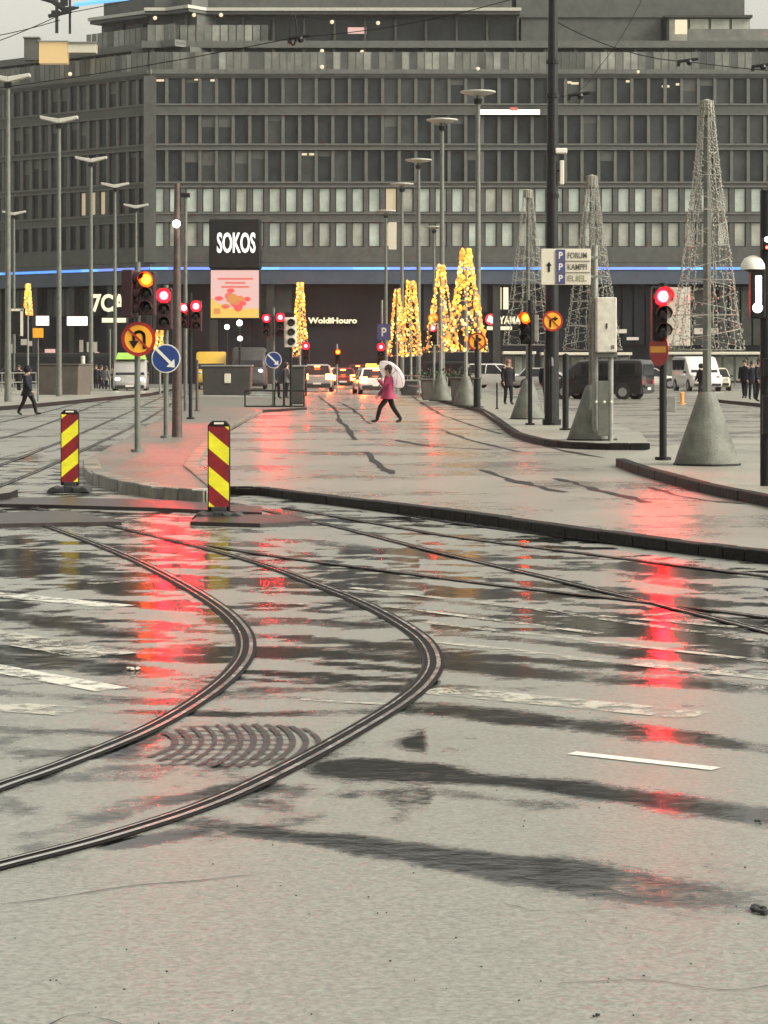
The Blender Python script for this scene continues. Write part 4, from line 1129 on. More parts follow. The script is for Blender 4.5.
round_sign('no_right', 552.5, 321, 10.5, 425, 'yellow no right turn sign on the tall dark mast', Y=YM - 0.24, zb=PAVE, pole=False)
round_sign('no_right', 477, 341.5, 9.2, 407, 'yellow no right turn sign on a dark post right of the golden cones', zb=PAVE, pole_m='metal_dark', pr=0.09)
round_sign('no_right', 433, 318, 6.0, 400, 'smallest yellow no turn sign among the golden lights', zb=PAVE, pole_m='metal_dark')

# ---- traffic lights
def lens_obj(parent, c, m, r=0.1):
    b = MB(); b.lathe([(r, 0.0), (r * 0.8, -0.018), (r * 0.45, -0.03), (0.001, -0.035)], (0, 0, 0), 20, 0, 'y')
    return b.build('lens', m, parent, loc=c, smooth=True)
def signal(label, px, base_py, top_py, heads, zb=0.0, pole_m='metal_olive', pr=0.055, extra=None):
    """heads: (px, lens py list top to bottom, lit index, lens material, width_px or None, rz, backboard)"""
    c = G(px, base_py, zb); s = F / c.y
    t = thing('traffic_light', label, 'traffic light', tuple(c), 0, 'traffic lights')
    b = MB(); b.tube([(0, 0.0, 0), (0, 0, WZ(top_py, c.y) - zb)], pr, 10); b.tube([(0, 0, 0), (0, 0, 0.05)], pr * 2.2, 12); b.build('pole', M[pole_m], t, smooth=True)
    for hd in heads:
        hx, zs_, lit, lm, rz, board = hd[:6]
        sc = hd[6] if len(hd) > 6 else 1.0
        shell = hd[7] if len(hd) > 7 else 'black_plastic'
        pitch = 0.275 * sc
        zc = [WZ(zs_, c.y) - zb - i * pitch for i in range(3)]
        w_, h_ = 0.34 * sc, 0.87 * sc
        X = (hx - px) / s
        cr, sr = math.cos(rz), math.sin(rz)
        def loc(x, y, z): return (X + x * cr - y * sr, -0.20 + x * sr + y * cr, z)
        b = MB(); b.box((0, 0, 0), (w_, 0.22, h_))
        hb = b.build('signal_head', M[shell], t, loc=loc(0, 0.0, zc[1]), bevel=0.03); hb.rotation_euler = (0, 0, rz)
        for i in range(3):
            m_ = lm if i == lit else M['lens_off']
            lens_obj(hb, (0, -0.112, zc[i] - zc[1]), m_, (RED_R if i == lit else 0.105) * sc)
            v = MB(); n = 14; r_ = (0.157 if i == lit else 0.128) * sc; o_ = []
            for k in range(n + 1):
                a = R(-30) + R(240) * k / n
                o_.append((r_ * math.cos(a), r_ * math.sin(a)))
            P = [(x, -0.112, z) for x, z in o_] + [(x, -0.30 + 0.10 * (z < 0), z) for x, z in o_] + [(x * 0.93, -0.112, z * 0.93) for x, z in o_] + [(x * 0.93, -0.30 + 0.10 * (z < 0), z * 0.93) for x, z in o_]
            N = n + 1; Fc = []
            for k in range(n):
                Fc += [(k, k + 1, N + k + 1, N + k), (2 * N + k + 1, 2 * N + k, 3 * N + k, 3 * N + k + 1), (N + k, N + k + 1, 3 * N + k + 1, 3 * N + k)]
            v.add(P, Fc); v.build('visor', M[shell], hb, loc=(0, 0, zc[i] - zc[1]))
        if board:
            b = MB(); b.box((board[0] / s, 0.125, 0), (w_ + board[1] / s, 0.02, h_ + board[2] / s)); b.build('backing_board', M[board[3]], hb, bevel=0.008)
        b = MB(); 
        for dz in (-0.3, 0.3): b.tube([(0, 0, zc[1] + dz * sc), loc(0, 0.1, zc[1] + dz * sc)], 0.022, 6)
        b.build('bracket', M['metal_dark'], t)
    return t, c, s
# nearest left: two heads over the no U turn sign
signal('dark traffic light with one orange lamp above the no U turn sign', 137.5, 452, 262,
       [(131, 279, 9, M['lens_off'], R(75), None, 1.0, 'signal_red_shell'), (148.5, 280, 0, M['lens_orange'], R(-4), None, 0.92, 'signal_red_shell')], 0.06)
signal('traffic light with a bright red lamp over the large blue sign', 166, 438, 285, [(165, 296, 0, M['lens_red'], R(2), None, 1.05, 'signal_red_shell')], 0.06)
signal('pair of red traffic lamps on a dark pole right of the brown mast', 190.5, 419, 293, [(186, 308, 0, M['lens_red_soft'], R(-12), None, 0.85, 'signal_red_shell'), (196.5, 306.5, 0, M['lens_red_soft'], R(4), None, 1.05, 'signal_red_shell')], 0.06, 'metal_dark')
signal('two red traffic lamps side by side right of the lit screen', 273.5, 406, 308, [(267, 318.5, 0, M['lens_red'], R(-3), None, 1.0, 'signal_red_shell'), (280.5, 317.5, 0, M['lens_red'], R(3), None, 1.1, 'signal_red_shell')], 0.06)
signal('small distant red traffic light below the lone golden cone', 306, 396, 340, [(306, 346, 0, M['lens_red'], 0, None, 1.25, 'signal_red_shell')], 0.0, 'metal_dark')
signal('small distant red traffic light above the white taxi', 382, 396, 300, [(381, 347, 0, M['lens_red'], 0, None, 1.35, 'signal_red_shell')], 0.0, 'metal_grey')
signal('distant orange traffic light between the parked cars', 337, 393, 344, [(338, 352, 0, M['lens_orange'], 0, None, 1.0)], 0.0, 'metal_grey')
signal('traffic light glowing red under the smallest yellow sign', 434, 401, 322, [(433, 328, 0, M['lens_red_soft'], R(-6), (0, 2, 2, 'board_pale'), 1.0)], PAVE, 'metal_grey')
signal('traffic light with an orange lamp left of the dark mast', 530, 425, 300, [(527, 318, 0, M['lens_orange'], R(-24), (2.0, 3, -6, 'board_pale'), 0.95)], PAVE, 'metal_dark')
signal('bright red traffic light on the slim post at the right', 663, 460, 283, [(660.5, 297, 0, M['lens_red'], R(3), None, 1.0), (676, 300, 9, M['lens_off'], R(180), (0, 2, 4, 'board_pale'), 1.0, 'board_pale')], PAVE, 'metal_dark', 0.06)
signal('pale backed signal head with dark lenses beside the lone golden cone', 291, 407, 316, [(290.5, 323, 9, M['lens_off'], R(10), None, 1.3, 'board_pale')], 0.06, 'metal_dark')

# no-entry sign turned away, on the right signal post
YR = G(663, 460, PAVE).y
t = thing('road_sign', 'red no entry sign with yellow bar seen edgewise at the right', 'road sign', (WX(658, YR), YR - 0.16, PAVE), R(-62), 'round road signs')
h = WZ(349.5, YR) - PAVE
b = MB(); disc(b, 0.27, -0.012, 0); b.build('face', M['sign_red'], t).location = (0, 0, h)
b = MB(); b.box((0, -0.016, 0), (0.44, 0.008, 0.10)); b.build('bar', M['sign_yellow'], t).location = (0, 0, h)
b = MB(); b.box((0.03, 0.03, h), (0.08, 0.08, 0.06)); b.build('bracket', M['metal_dark'], t)
# small hanging plate on the same post
b = MB(); b.box((0, 0, 0), (0.20, 0.03, 0.26)); b.box((-0.14, 0, 0.09), (0.1, 0.02, 0.03)); b.box((-0.14, 0, -0.09), (0.1, 0.02, 0.03))
tag(b.build('info_plate', M['metal_grey'], None, tuple(W(669, 404, YR)), bevel=0.006), 'small grey plate fixed low on the right signal post', 'plate')

# ---- brown mast with globe at the island and its slimmer neighbour
c = G(177, 437, 0.06)
t = thing('mast', 'rust brown mast on the island with a lit globe near its top', 'mast', tuple(c))
b = MB(); b.tube([(0, 0, 0), (0, 0, 2.2), (0, 0, WZ(186, c.y))], [0.115, 0.10, 0.06], 12); b.build('pole', M['metal_brown'], t, smooth=True)
b = MB(); b.ball((0.0, -0.16, WZ(227, c.y)), 0.09, 12); b.build('globe', M['globe'], t, smooth=True)
b = MB(); b.tube([(0, 0, WZ(222, c.y)), (0, -0.16, WZ(224, c.y))], 0.025, 6); b.build('bracket', M['metal_dark'], t)
c = G(185.5, 411, 0.06)
t = thing('mast', 'slim grey mast right behind the rust brown one', 'mast', tuple(c))
b = MB(); b.tube([(0, 0, 0), (0, 0, WZ(196, c.y))], 0.065, 10); b.build('pole', M['metal_olive'], t, smooth=True)
b = MB(); b.box((0, 0, WZ(197, c.y)), (0.3, 0.2, 0.14)); b.build('cap', M['metal_dark'], t)

# ---- tall dark catenary mast with the parking sign panel
c = G(551, 425, PAVE)
t = thing('catenary_mast', 'tall dark mast reaching beyond the top of the picture', 'mast', tuple(c))
b = MB(); b.tube([(0.02, 0, 0), (0.02, 0, 3.0), (0.06, 0, 12.8)], [0.19, 0.17, 0.11], 14); b.build('pole', M['metal_dark'], t, smooth=True)
b = MB(); b.tube([(0.02, 0, 0), (0.02, 0, 0.14), (0.02, 0, 0.15)], [0.24, 0.24, 0.2], 14); b.build('base_collar', M['metal_dark'], t)
b = MB(); b.tube([(0, -0.22, 0.06), (0, -0.22, 1.5), (0, -0.12, 1.7)], 0.07, 8); b.build('cable_box', M['metal_dark'], t)
for py_ in (62, 96, 152, 196):
    b = MB(); b.tube([(0.04, 0, WZ(py_, c.y) - PAVE - 0.05), (0.04, 0, WZ(py_, c.y) - PAVE + 0.05)], 0.17, 12); b.build('clamp', M['black_plastic'], t)
t2 = thing('camera_unit', 'white camera unit clamped to the tall dark mast', 'camera', tuple(W(561, 151, c.y - 0.1)))
b = MB(); b.box((0, 0, 0), (0.30, 0.18, 0.14)); b.build('casing', M['sign_white'], t2, bevel=0.03)
b = MB(); b.box((0.02, 0, -0.55), (0.11, 0.1, 0.62)); b.build('lower_tube', M['sign_cream'], t2, bevel=0.02)
b = MB(); b.tube([(-0.3, 0.1, 0.0), (0, 0, 0)], 0.03, 6); b.tube([(-0.2, 0.1, -0.5), (0, 0, -0.5)], 0.025, 6); b.build('arm', M['metal_dark'], t2)
# direction panel
YP = G(603, 441, PAVE).y - 0.85
p, q = W(542, 284, YP), W(590, 249.5, YP); w_, h_ = q.x - p.x, q.z - p.z
t = thing('parking_sign', 'cream parking direction panel with an up arrow and three rows', 'direction sign', tuple(p))
b = MB(); b.box((w_ / 2, 0.03, h_ / 2), (w_ + 0.03, 0.05, h_ + 0.03)); b.build('panel', M['sign_cream'], t, bevel=0.008)
b = MB()
for zq in (0.15, h_ - 0.15): b.box((w_ / 2 + 0.12, 0.075, zq), (w_ + 0.22, 0.03, 0.05)); b.box((w_ + 0.13, 0.55, zq), (0.04, 1.0, 0.05))
b.build('bracket', M['metal_grey'], t)
b = MB(); b.prism_xz([(w_ * 0.295, 0), (w_ * 0.485, 0), (w_ * 0.485, h_), (w_ * 0.295, h_)], -0.004, -0.0005); b.build('blue_column', M['sign_purple'], t)
b = MB(); 
for k in (1, 2): b.box((w_ * 0.65, -0.006, h_ * k / 3), (w_ * 0.70, 0.008, 0.014))
b.box((w_ * 0.29, -0.006, h_ / 2), (0.012, 0.008, h_)); b.build('divider', M['text_grey'], t)
b = MB(); ax = w_ * 0.145; az = h_ * 0.5
b.prism_xz([(ax - 0.02, az - 0.10), (ax + 0.02, az - 0.10), (ax + 0.02, az + 0.02), (ax - 0.02, az + 0.02)], -0.006, -0.0005)
b.prism_xz([(ax - 0.055, az + 0.018), (ax + 0.055, az + 0.018), (ax, az + 0.10)], -0.007, -0.0005); b.build('arrow', M['black_plastic'], t)
for k, (tx, m) in enumerate((('FORUM', 'text_grey'), ('KAMPPI', 'text_grey'), ('ELIEL', 'text_olive'))):
    zc = h_ * (2.5 - k) / 3
    l = text_mb('P', 0.08, 0.135, 0.004, 0.02)
    for v in l.v: v.x += w_ * 0.35; v.y -= 0.010; v.z += zc - 0.068
    l.build('lettering', M['sign_white'], t)
    l = text_mb(tx, w_ * 0.40, 0.115, 0.004, 0.015)
    for v in l.v: v.x += w_ * 0.535; v.y -= 0.006; v.z += zc - 0.058
    l.build('lettering', M[m], t)

# ---- pale cabinet on its two legs
c = G(603, 441, PAVE); Yc = c.y; s = F / Yc
t = thing('control_cabinet', 'pale grey cabinet raised on two posts beside the dark van', 'cabinet', tuple(c))
b = MB(); b.box(((606 - 603) / s, 0, WZ(325, Yc) - PAVE), (20 / s, 0.34, 55 / s)); cb = b.build('cabinet', M['board_pale'], t, bevel=0.02)
b = MB(); b.box((3 / s, -0.175, WZ(326, Yc) - PAVE), (1.2 / s, 0.02, 5 / s)); b.build('handle', M['metal_dark'], t)
b = MB(); b.box((9 / s, -0.174, WZ(347, Yc) - PAVE), (3 / s, 0.012, 3.6 / s)); b.build('label_plate', M['text_grey'], t)
for dx, tp in ((-7, 245), (8, 352)):
    b = MB(); b.tube([(dx / s, 0.05 if tp > 300 else 0.25, 0), (dx / s, 0.05 if tp > 300 else 0.25, WZ(tp, Yc) - PAVE)], 0.055 if tp > 300 else 0.065, 10); b.build('leg', M['metal_grey'], t, smooth=True)
b = MB(); b.box((1 / s, 0.06, (WZ(381, Yc) - PAVE + 0.1) / 2), (12 / s, 0.10, WZ(381, Yc) - PAVE - 0.1)); b.build('lower_panel', M['metal_olive'], t, bevel=0.01)
b = MB()
for dx in (-7, 1, 8): b.ball((dx / s, -0.06, WZ(402, Yc) - PAVE), 0.03, 8)
b.build('bolt', M['sign_cream'], t)
b = MB(); b.box((2 / s, 0, WZ(354.5, Yc) - PAVE), (24 / s, 0.2, 5 / s)); b.build('shelf', M['metal_olive'], t)

# ---- plain posts
def post(px, base_py, top_py, r, m, label, zb=PAVE, cap=None):
    c = G(px, base_py, zb); t = thing('post', label, 'post', tuple(c))
    h = WZ(top_py, c.y) - zb
    b = MB(); b.tube([(0, 0, 0), (0, 0, h)], r, 10); b.build('shaft', M[m], t, smooth=True)
    b = MB(); b.tube([(0, 0, 0), (0, 0, 0.04)], r * 1.9, 12); b.build('base_flange', M[m], t)
    b = MB(); b.lathe([(r * 1.1, h), (r * 1.1, h + 0.05), (0.005, h + 0.09)], n=10); b.build('cap', M[cap or m], t)
    return t
post(565.5, 430, 357, 0.075, 'metal_dark', 'dark bollard post between the tall mast and the pale cabinet')
post(545, 417, 352, 0.035, 'metal_grey', 'thin grey post just left of the tall dark mast')
post(497, 409, 385, 0.03, 'metal_dark', 'short thin post beside the person with reddish hair')
post(477, 407.5, 380, 0.13, 'metal_dark', 'stout black post under the yellow no turn sign')
post(682, 404, 394, 0.09, 'orange_post', 'short orange post in front of the white van', 0.0)
post(110, 392, 330, 0.06, 'metal_olive', 'grey post right of the brown concrete planter', LOW)
post(38, 405, 338, 0.035, 'metal_olive', 'thin post carrying the small yellow plate at the left', LOW)
post(83, 390, 357, 0.14, 'board_pale', 'stubby pale post against the right side of the brown planter', LOW)
post(197, 411, 362, 0.05, 'metal_brown', 'thin brown post at the far end of the island', 0.06)
post(284, 406, 372, 0.045, 'metal_dark', 'thin dark post beside the small blue sign', 0.06)
b = MB(); b.box((0, 0, 0), (0.46, 0.04, 0.42)); tag(b.build('yellow_plate', M['sign_yellow'], None, tuple(W(38, 333, G(38, 405, LOW).y - 0.06)), bevel=0.01), 'small square yellow plate on a thin post at the left', 'sign plate')
b = MB(); P0 = W(387, 236, 150)
t = thing('banner', 'small pale banner hung on the lamp above the white taxi', 'banner', tuple(P0))
b.box((0.35, -0.2, 0), (0.5, 0.05, 1.7)); b.build('cloth', M['sign_cream'], t)
t = thing('parking_plate', 'small blue square plate left of the golden cones', 'road sign', tuple(W(384, 332, G(382, 396).y - 0.1)))
b = MB(); b.box((0, 0, 0), (0.72, 0.04, 0.86)); b.build('plate', M['sign_purple'], t)
l = text_mb('P', 0.26, 0.46, 0.01, 0.02)
for v in l.v: v.x -= 0.13; v.y -= 0.034; v.z -= 0.23
l.build('lettering', M['sign_white'], t)

# ---- black pole at the right edge with dome and white lit signal
c = G(766, 486, PAVE); Y = c.y; s = F / Y
t = thing('signal_pole', 'black pole at the right edge with a pale dome and white lit signal', 'traffic light', tuple(c))
b = MB(); b.tube([(0, 0, 0), (0, 0, WZ(200, Y))], 0.075, 12); b.build('pole', M['metal_dark'], t, smooth=True)
b = MB(); zd = WZ(268, Y) - PAVE; b.lathe([(0.16, zd - 0.02), (0.155, zd + 0.05), (0.11, zd + 0.12), (0.04, zd + 0.155), (0.002, zd + 0.16)], (-13 / s, 0, 0), 16); b.build('dome', M['sign_white'], t, smooth=True)
b = MB(); b.lathe([(0.10, zd - 0.05), (0.14, zd - 0.02)], (-11 / s, 0, 0), 14); b.tube([(-11 / s, 0, zd - 0.03), (0, 0, zd - 0.03)], 0.03, 8); b.build('arm', M['metal_dark'], t)
b = MB(); zl = WZ(294, Y) - PAVE; b.box((-9 / s, -0.02, zl), (15 / s, 0.2, 50 / s)); b.build('signal_head', M['black_plastic'], t, bevel=0.02)
b = MB(); b.box((-9 / s, -0.128, zl + 4 / s), (6 / s, 0.02, 28 / s)); b.lathe([(5 / s, 0), (5 / s, 0.02)], (-10 / s, -0.139, zl - 14 / s), 16, 0, 'y'); b.build('lamp', M['globe'], t, bevel=0.01)
b = MB(); b.box((0, -0.09, WZ(244, Y) - PAVE), (10 / s, 0.1, 12 / s)); b.build('small_head', M['black_plastic'], t, bevel=0.01)
b = MB(); b.ball((-0.01, -0.15, WZ(240, Y) - PAVE), 0.035, 10); b.build('white_lamp', M['globe'], t)
b = MB(); b.ball((-0.01, -0.15, WZ(248, Y) - PAVE), 0.02, 10); b.build('red_lamp', M['tail'], t)
b = MB(); b.box((0.02, -0.09, 0.9), (0.16, 0.14, 0.5)); b.box((0.02, -0.09, 1.5), (0.14, 0.12, 0.24)); b.build('push_button_box', M['black_plastic'], t, bevel=0.015)

# ================================================================== VEHICLES
def loft(b, secs, m=0, cap=True):
    n = len(secs[0]); o = len(b.v)
    for s_ in secs: b.v += [Vector(p) for p in s_]
    for i in range(len(secs) - 1):
        for k in range(n):
            k2 = (k + 1) % n
            b.f.append([o + i * n + k, o + i * n + k2, o + (i + 1) * n + k2, o + (i + 1) * n + k]); b.m.append(m)
    if cap:
        b.f.append([o + k for k in range(n - 1, -1, -1)]); b.m.append(m)
        b.f.append([o + (len(secs) - 1) * n + k for k in range(n)]); b.m.append(m)
def car_section(y, hw, z0, z1, r=0.10, top_in=0.0):
    h = z1 - z0; r = min(r, h * 0.4)
    return [(-hw + 0.06, y, z0), (hw - 0.06, y, z0), (hw, y, z0 + r), (hw, y, z0 + h * 0.55), (hw - top_in * 0.5, y, z1 - r * 0.6), (hw - top_in - r * 0.7, y, z1),
            (-hw + top_in + r * 0.7, y, z1), (-hw + top_in * 0.5, y, z1 - r * 0.6), (-hw, y, z0 + h * 0.55), (-hw, y, z0 + r)]
def vehicle(label, cat, loc, rz, kind, paint, front=None, rear=None, name='parked_car', dims=None, group='vehicles in the traffic and on the square'):
    """front looks towards local -Y"""
    D = dict(car=(4.4, 0.89, 1.47), suv=(4.6, 0.94, 1.70), van=(4.9, 0.98, 1.95), bus=(7.5, 1.15, 2.75))[kind]
    L, hw, H = dims or D
    t = thing(name, label, cat, tuple(loc), rz, group)
    b = MB(); a = L / 2; z0 = 0.24
    if kind in ('car', 'suv'):
        zb = H * 0.60
        prof = [(-a, 0.46, 0.80, 0.84), (-a + 0.12, 0.30, 0.90, 0.92), (-a + 0.5, 0.24, 0.97, 0.96), (-a + 1.15, 0.24, 1.0, zb / zb), (0, 0.24, 1.0, 1.0), (a - 0.6, 0.24, 1.0, 1.03), (a - 0.14, 0.30, 0.96, 1.02), (a, 0.48, 0.90, 0.95)]
        loft(b, [car_section(y, hw * w_, zz0, zb * k, 0.14, 0.05) for y, zz0, w_, k in prof])
        body = b.build('body', M[paint], t, smooth=True)
        ca, cb = -a + 1.05, a - 0.28; ra, rb = 0.75, 0.45
        if kind == 'suv': rb = 0.28
        bt = hw - 0.06; tp = hw - 0.24
        g = MB(); g.hexa([(-bt, ca, zb - 0.02), (bt, ca, zb - 0.02), (bt, cb, zb), (-bt, cb, zb), (-tp, ca + ra, H - 0.09), (tp, ca + ra, H - 0.09), (tp, cb - rb, H - 0.09), (-tp, cb - rb, H - 0.09)])
        g.build('window_band', M['car_glass'], t, bevel=0.03)
        r = MB(); r.hexa([(-tp - 0.02, ca + ra - 0.05, H - 0.095), (tp + 0.02, ca + ra - 0.05, H - 0.095), (tp + 0.02, cb - rb + 0.05, H - 0.095), (-tp - 0.02, cb - rb + 0.05, H - 0.095), (-tp + 0.08, ca + ra + 0.2, H), (tp - 0.08, ca + ra + 0.2, H), (tp - 0.08, cb - rb - 0.1, H), (-tp + 0.08, cb - rb - 0.1, H)])
        r.build('roof', M[paint], t, bevel=0.03)
        for s in (-1, 1):
            for A_, B_, q_ in (((s * (bt + 0.005), ca, zb), (s * (tp + 0.01), ca + ra, H - 0.09), 0.04), ((s * (bt + 0.005), cb, zb), (s * (tp + 0.01), cb - rb, H - 0.09), 0.055), ((s * (bt + 0.008), 0.25, zb), (s * (tp + 0.012), 0.25, H - 0.09), 0.035)):
                p = MB(); p.tube([A_, B_], q_, 6); p.build('pillar', M[paint], t)
        wr = 0.33; wy = a - 0.85; zl = zb - 0.14
    else:
        zb = H * 0.52
        fl = 0.9 if kind == 'van' else 0.25
        prof = [(-a, 0.42, 0.86, zb * 0.72), (-a + 0.1, 0.30, 0.95, zb * 0.90), (-a + 0.35 + fl * 0.4, 0.26, 0.99, zb * 1.02), (-a + 0.6 + fl * 0.7, 0.26, 1.0, H * 0.80), (-a + 0.8 + fl, 0.26, 1.0, H - 0.03), (-a + 1.5 + fl, 0.26, 1.0, H), (a - 0.25, 0.26, 1.0, H), (a - 0.06, 0.30, 0.98, H - 0.05), (a, 0.42, 0.95, H - 0.16)]
        loft(b, [car_section(y, hw * w_, zz0, zt, 0.14, 0.10 if zt > H * 0.7 else 0.05) for y, zz0, w_, zt in prof])
        b.build('body', M[paint], t, smooth=True)
        # windscreen, side glass and rear glass stand just proud of the shell
        y0_, y1_ = -a + 0.35 + fl * 0.4, -a + 0.8 + fl
        g = MB(); g.hexa([(-hw + 0.16, y0_ - 0.02, zb * 1.04), (hw - 0.16, y0_ - 0.02, zb * 1.04), (hw - 0.16, y0_ + 0.10, zb * 1.04), (-hw + 0.16, y0_ + 0.10, zb * 1.04), (-hw + 0.24, y1_ - 0.035, H - 0.14), (hw - 0.24, y1_ - 0.035, H - 0.14), (hw - 0.24, y1_ + 0.1, H - 0.14), (-hw + 0.24, y1_ + 0.1, H - 0.14)])
        g.build('windscreen', M['car_glass'], t, bevel=0.02)
        for s in (-1, 1):
            g = MB()
            n = 3 if kind == 'van' else 4; ya = y1_ + 0.1; ln = (a - 0.3 - ya) / n
            for k in range(n): g.box((s * (hw - 0.03), ya + ln * (k + 0.5), zb + (H - zb) * 0.48), (0.075, ln - 0.08, (H - zb) * 0.62))
            g.build('side_window', M['car_glass'], t, bevel=0.02)
        g = MB(); g.box((0, a - 0.01, zb + (H - zb) * 0.48), (hw * 1.55, 0.06, (H - zb) * 0.58)); g.build('rear_window', M['car_glass'], t, bevel=0.02)
        wr = 0.35 if kind == 'van' else 0.45; wy = a - 0.95; zl = zb - 0.22
    for s in (-1, 1):
        for y in (-wy, wy):
            w = MB(); w.lathe([(wr * 0.7, -0.12), (wr, -0.10), (wr, 0.10), (wr * 0.7, 0.12)], (0, 0, 0), 18, 0, 'x'); wo = w.build('wheel', M['tyre'], t, loc=(s * (hw - 0.10), y, wr), smooth=True)
            w = MB(); w.lathe([(wr * 0.62, -0.125), (wr * 0.5, -0.118), (wr * 0.5, 0.118), (wr * 0.62, 0.125)], (0, 0, 0), 14, 0, 'x'); w.build('rim', M['rim'], wo)
            w = MB(); w.lathe([(wr * 1.18, -0.02), (wr * 1.18, 0.02)], (s * (hw - 0.012), y, wr + 0.02), 18, 0, 'x'); w.build('wheel_arch', M['car_trim'], t)
    b = MB(); b.box((0, -a + 0.03, 0.42), (hw * 1.7, 0.16, 0.16)); b.box((0, a - 0.03, 0.42), (hw * 1.75, 0.16, 0.2)); b.build('bumper', M['car_trim'], t, bevel=0.03)
    b = MB(); b.box((0, -a - 0.055, 0.46), (0.5, 0.02, 0.11)); b.box((0, a + 0.055, 0.52), (0.5, 0.02, 0.11)); b.build('number_plate', M['sign_white'], t)
    for s in (-1, 1):
        b = MB(); b.ball((0, 0, 0), 0.13, 10, 0, 1.1, 0.5, 0.75); b.build('headlight', M[front or 'head_off'], t, loc=(s * hw * 0.70, -a + 0.05, zl), smooth=True)
        b = MB(); b.box((0, 0, 0), ((0.42, 0.08, 0.36) if rear else (0.2, 0.08, 0.22))); b.build('tail_light', M[rear or 'sign_red'], t, loc=(s * hw * 0.80, a - 0.02, zl + 0.05), bevel=0.03)  # lit lamps oversized so their shape takes in the glow
    for s in (-1, 1):
        b = MB(); b.box((s * (hw + 0.08), -a + 1.45, zb + 0.06), (0.18, 0.10, 0.13)); b.build('wing_mirror', M['car_trim'], t, bevel=0.02)
    if kind in ('car', 'suv') and rear:
        b = MB(); b.box((0, a - 0.33, H - 0.14), (0.34, 0.05, 0.05)); b.build('high_brake_light', M[rear], t)
    return t
def at(px, py, z=0.0): return G(px, py, z)
PI = math.pi
vehicle('dark suv with glowing orange brake lamps waiting beside the lone golden cone', 'car', at(318, 391.5), PI, 'suv', 'car_silver', None, 'brake', 'waiting_car')
vehicle('dark red car between the dark suv and the white taxi', 'car', at(343.5, 389), PI, 'car', 'car_red', None, 'brake', 'waiting_car')
tx = vehicle('white taxi with a lit yellow roof sign beside the umbrella', 'taxi', at(372, 394), PI + 0.12, 'car', 'car_white', None, 'brake', 'taxi', (4.7, 0.93, 1.5))
vehicle('small silver car far ahead between the dark suv and the dark red car', 'car', at(331, 385.5), PI, 'car', 'car_silver', None, 'brake', 'waiting_car')
vehicle('farthest dark car in the lane left of the white taxi', 'car', at(358, 383.2), PI, 'suv', 'car_red', None, 'brake', 'waiting_car')
b = MB(); b.box((0, 0, 1.61), (0.75, 0.24, 0.24)); b.build('taxi_dome', M['taxi'], tx, bevel=0.06)
vehicle('small car farther ahead in the lane with orange lamps', 'car', at(351, 384.5), PI, 'car', 'car_black', None, 'brake', 'waiting_car')
vehicle('black minivan parked behind the pale cabinet', 'minivan', at(600, 399, 0.0), R(-115), 'van', 'car_black', None, None, 'minivan', (4.9, 0.97, 1.92))
vehicle('white car parked behind the red no entry sign', 'car', at(650, 388.5), R(86), 'car', 'car_white', None, None)
vehicle('white van facing the camera behind the largest unlit cone', 'van', at(697, 391), R(8), 'van', 'car_white', 'head_off', None, 'parked_van', (5.0, 1.02, 2.2))
vehicle('cream car beside the white van behind the lamp foot', 'car', at(716, 390.5), R(-6), 'car', 'car_cream', 'head_off', None)
vehicle('white car with dark windows behind the person with reddish hair', 'car', at(494, 388), R(60), 'suv', 'car_white', None, None, 'parked_car', (4.5, 0.93, 1.75))
vehicle('silver car right of the white one behind the dark mast', 'car', at(547, 389), R(80), 'car', 'car_silver', 'head', None)
gv = vehicle('pale van with a lime green roof board behind the no U turn sign post', 'van', at(131, 393, LOW), R(4), 'van', 'car_silver', 'head', None, 'parked_van', (5.0, 1.05, 2.1))
b = MB(); b.hexa([(-0.95, -1.1, 2.08), (0.95, -1.1, 2.08), (0.95, 1.6, 2.08), (-0.95, 1.6, 2.08), (-0.8, -0.8, 2.5), (0.8, -0.8, 2.5), (0.8, 1.5, 2.5), (-0.8, 1.5, 2.5)]); b.build('roof_board', M['car_green'], gv, bevel=0.05)
vehicle('yellow and cream lorry behind the dark planter', 'lorry', at(212, 389, LOW), R(3), 'bus', 'car_yellow', None, None, 'lorry', (6.5, 1.12, 2.7))
vehicle('dark bus standing beyond the brown planter at the left', 'bus', at(58, 387, LOW), R(-80), 'bus', 'metal_dark', 'head_off', None, 'city_bus', (9.5, 1.2, 2.7))
vehicle('dark coach behind the small blue sign', 'bus', at(250, 389, LOW), R(2), 'bus', 'concrete_dark', 'head', None, 'coach', (9.0, 1.2, 3.0))
vehicle('dark car behind the golden light cones', 'car', at(432, 386, 0), R(75), 'car', 'car_black', 'head', None)
vehicle('dark van right of the tallest golden light cone', 'van', at(456, 386.5, 0), R(80), 'van', 'car_black', 'head', None, 'parked_van')

# ---- planters and low walls
def planter(px0, px1, py, hgt, depth, m, label, rz=0.0, zb=LOW, rim=True):
    A, B_ = G(px0, py, zb), G(px1, py, zb); w_ = (B_ - A).length; c = (A + B_) / 2
    t = thing('planter', label, 'planter', (c.x, c.y, zb), rz)
    b = MB(); b.hexa([(-w_ / 2 + 0.06, 0.04, 0), (w_ / 2 - 0.06, 0.04, 0), (w_ / 2 - 0.06, depth, 0), (-w_ / 2 + 0.06, depth, 0), (-w_ / 2, 0, hgt), (w_ / 2, 0, hgt), (w_ / 2, depth, hgt), (-w_ / 2, depth, hgt)]); b.build('tub', M[m], t, bevel=0.05)
    b = MB(); b.box((0, depth / 2, hgt + 0.045), (w_ + 0.1, depth + 0.1, 0.085)); b.build('rim', M['concrete_brown' if m != 'concrete_dark' else 'metal_grey'], t, bevel=0.02)
    return t
planter(36, 80, 398, 1.72, 1.9, 'concrete_brown', 'brown concrete stair parapet standing on the left pavement', R(-14))
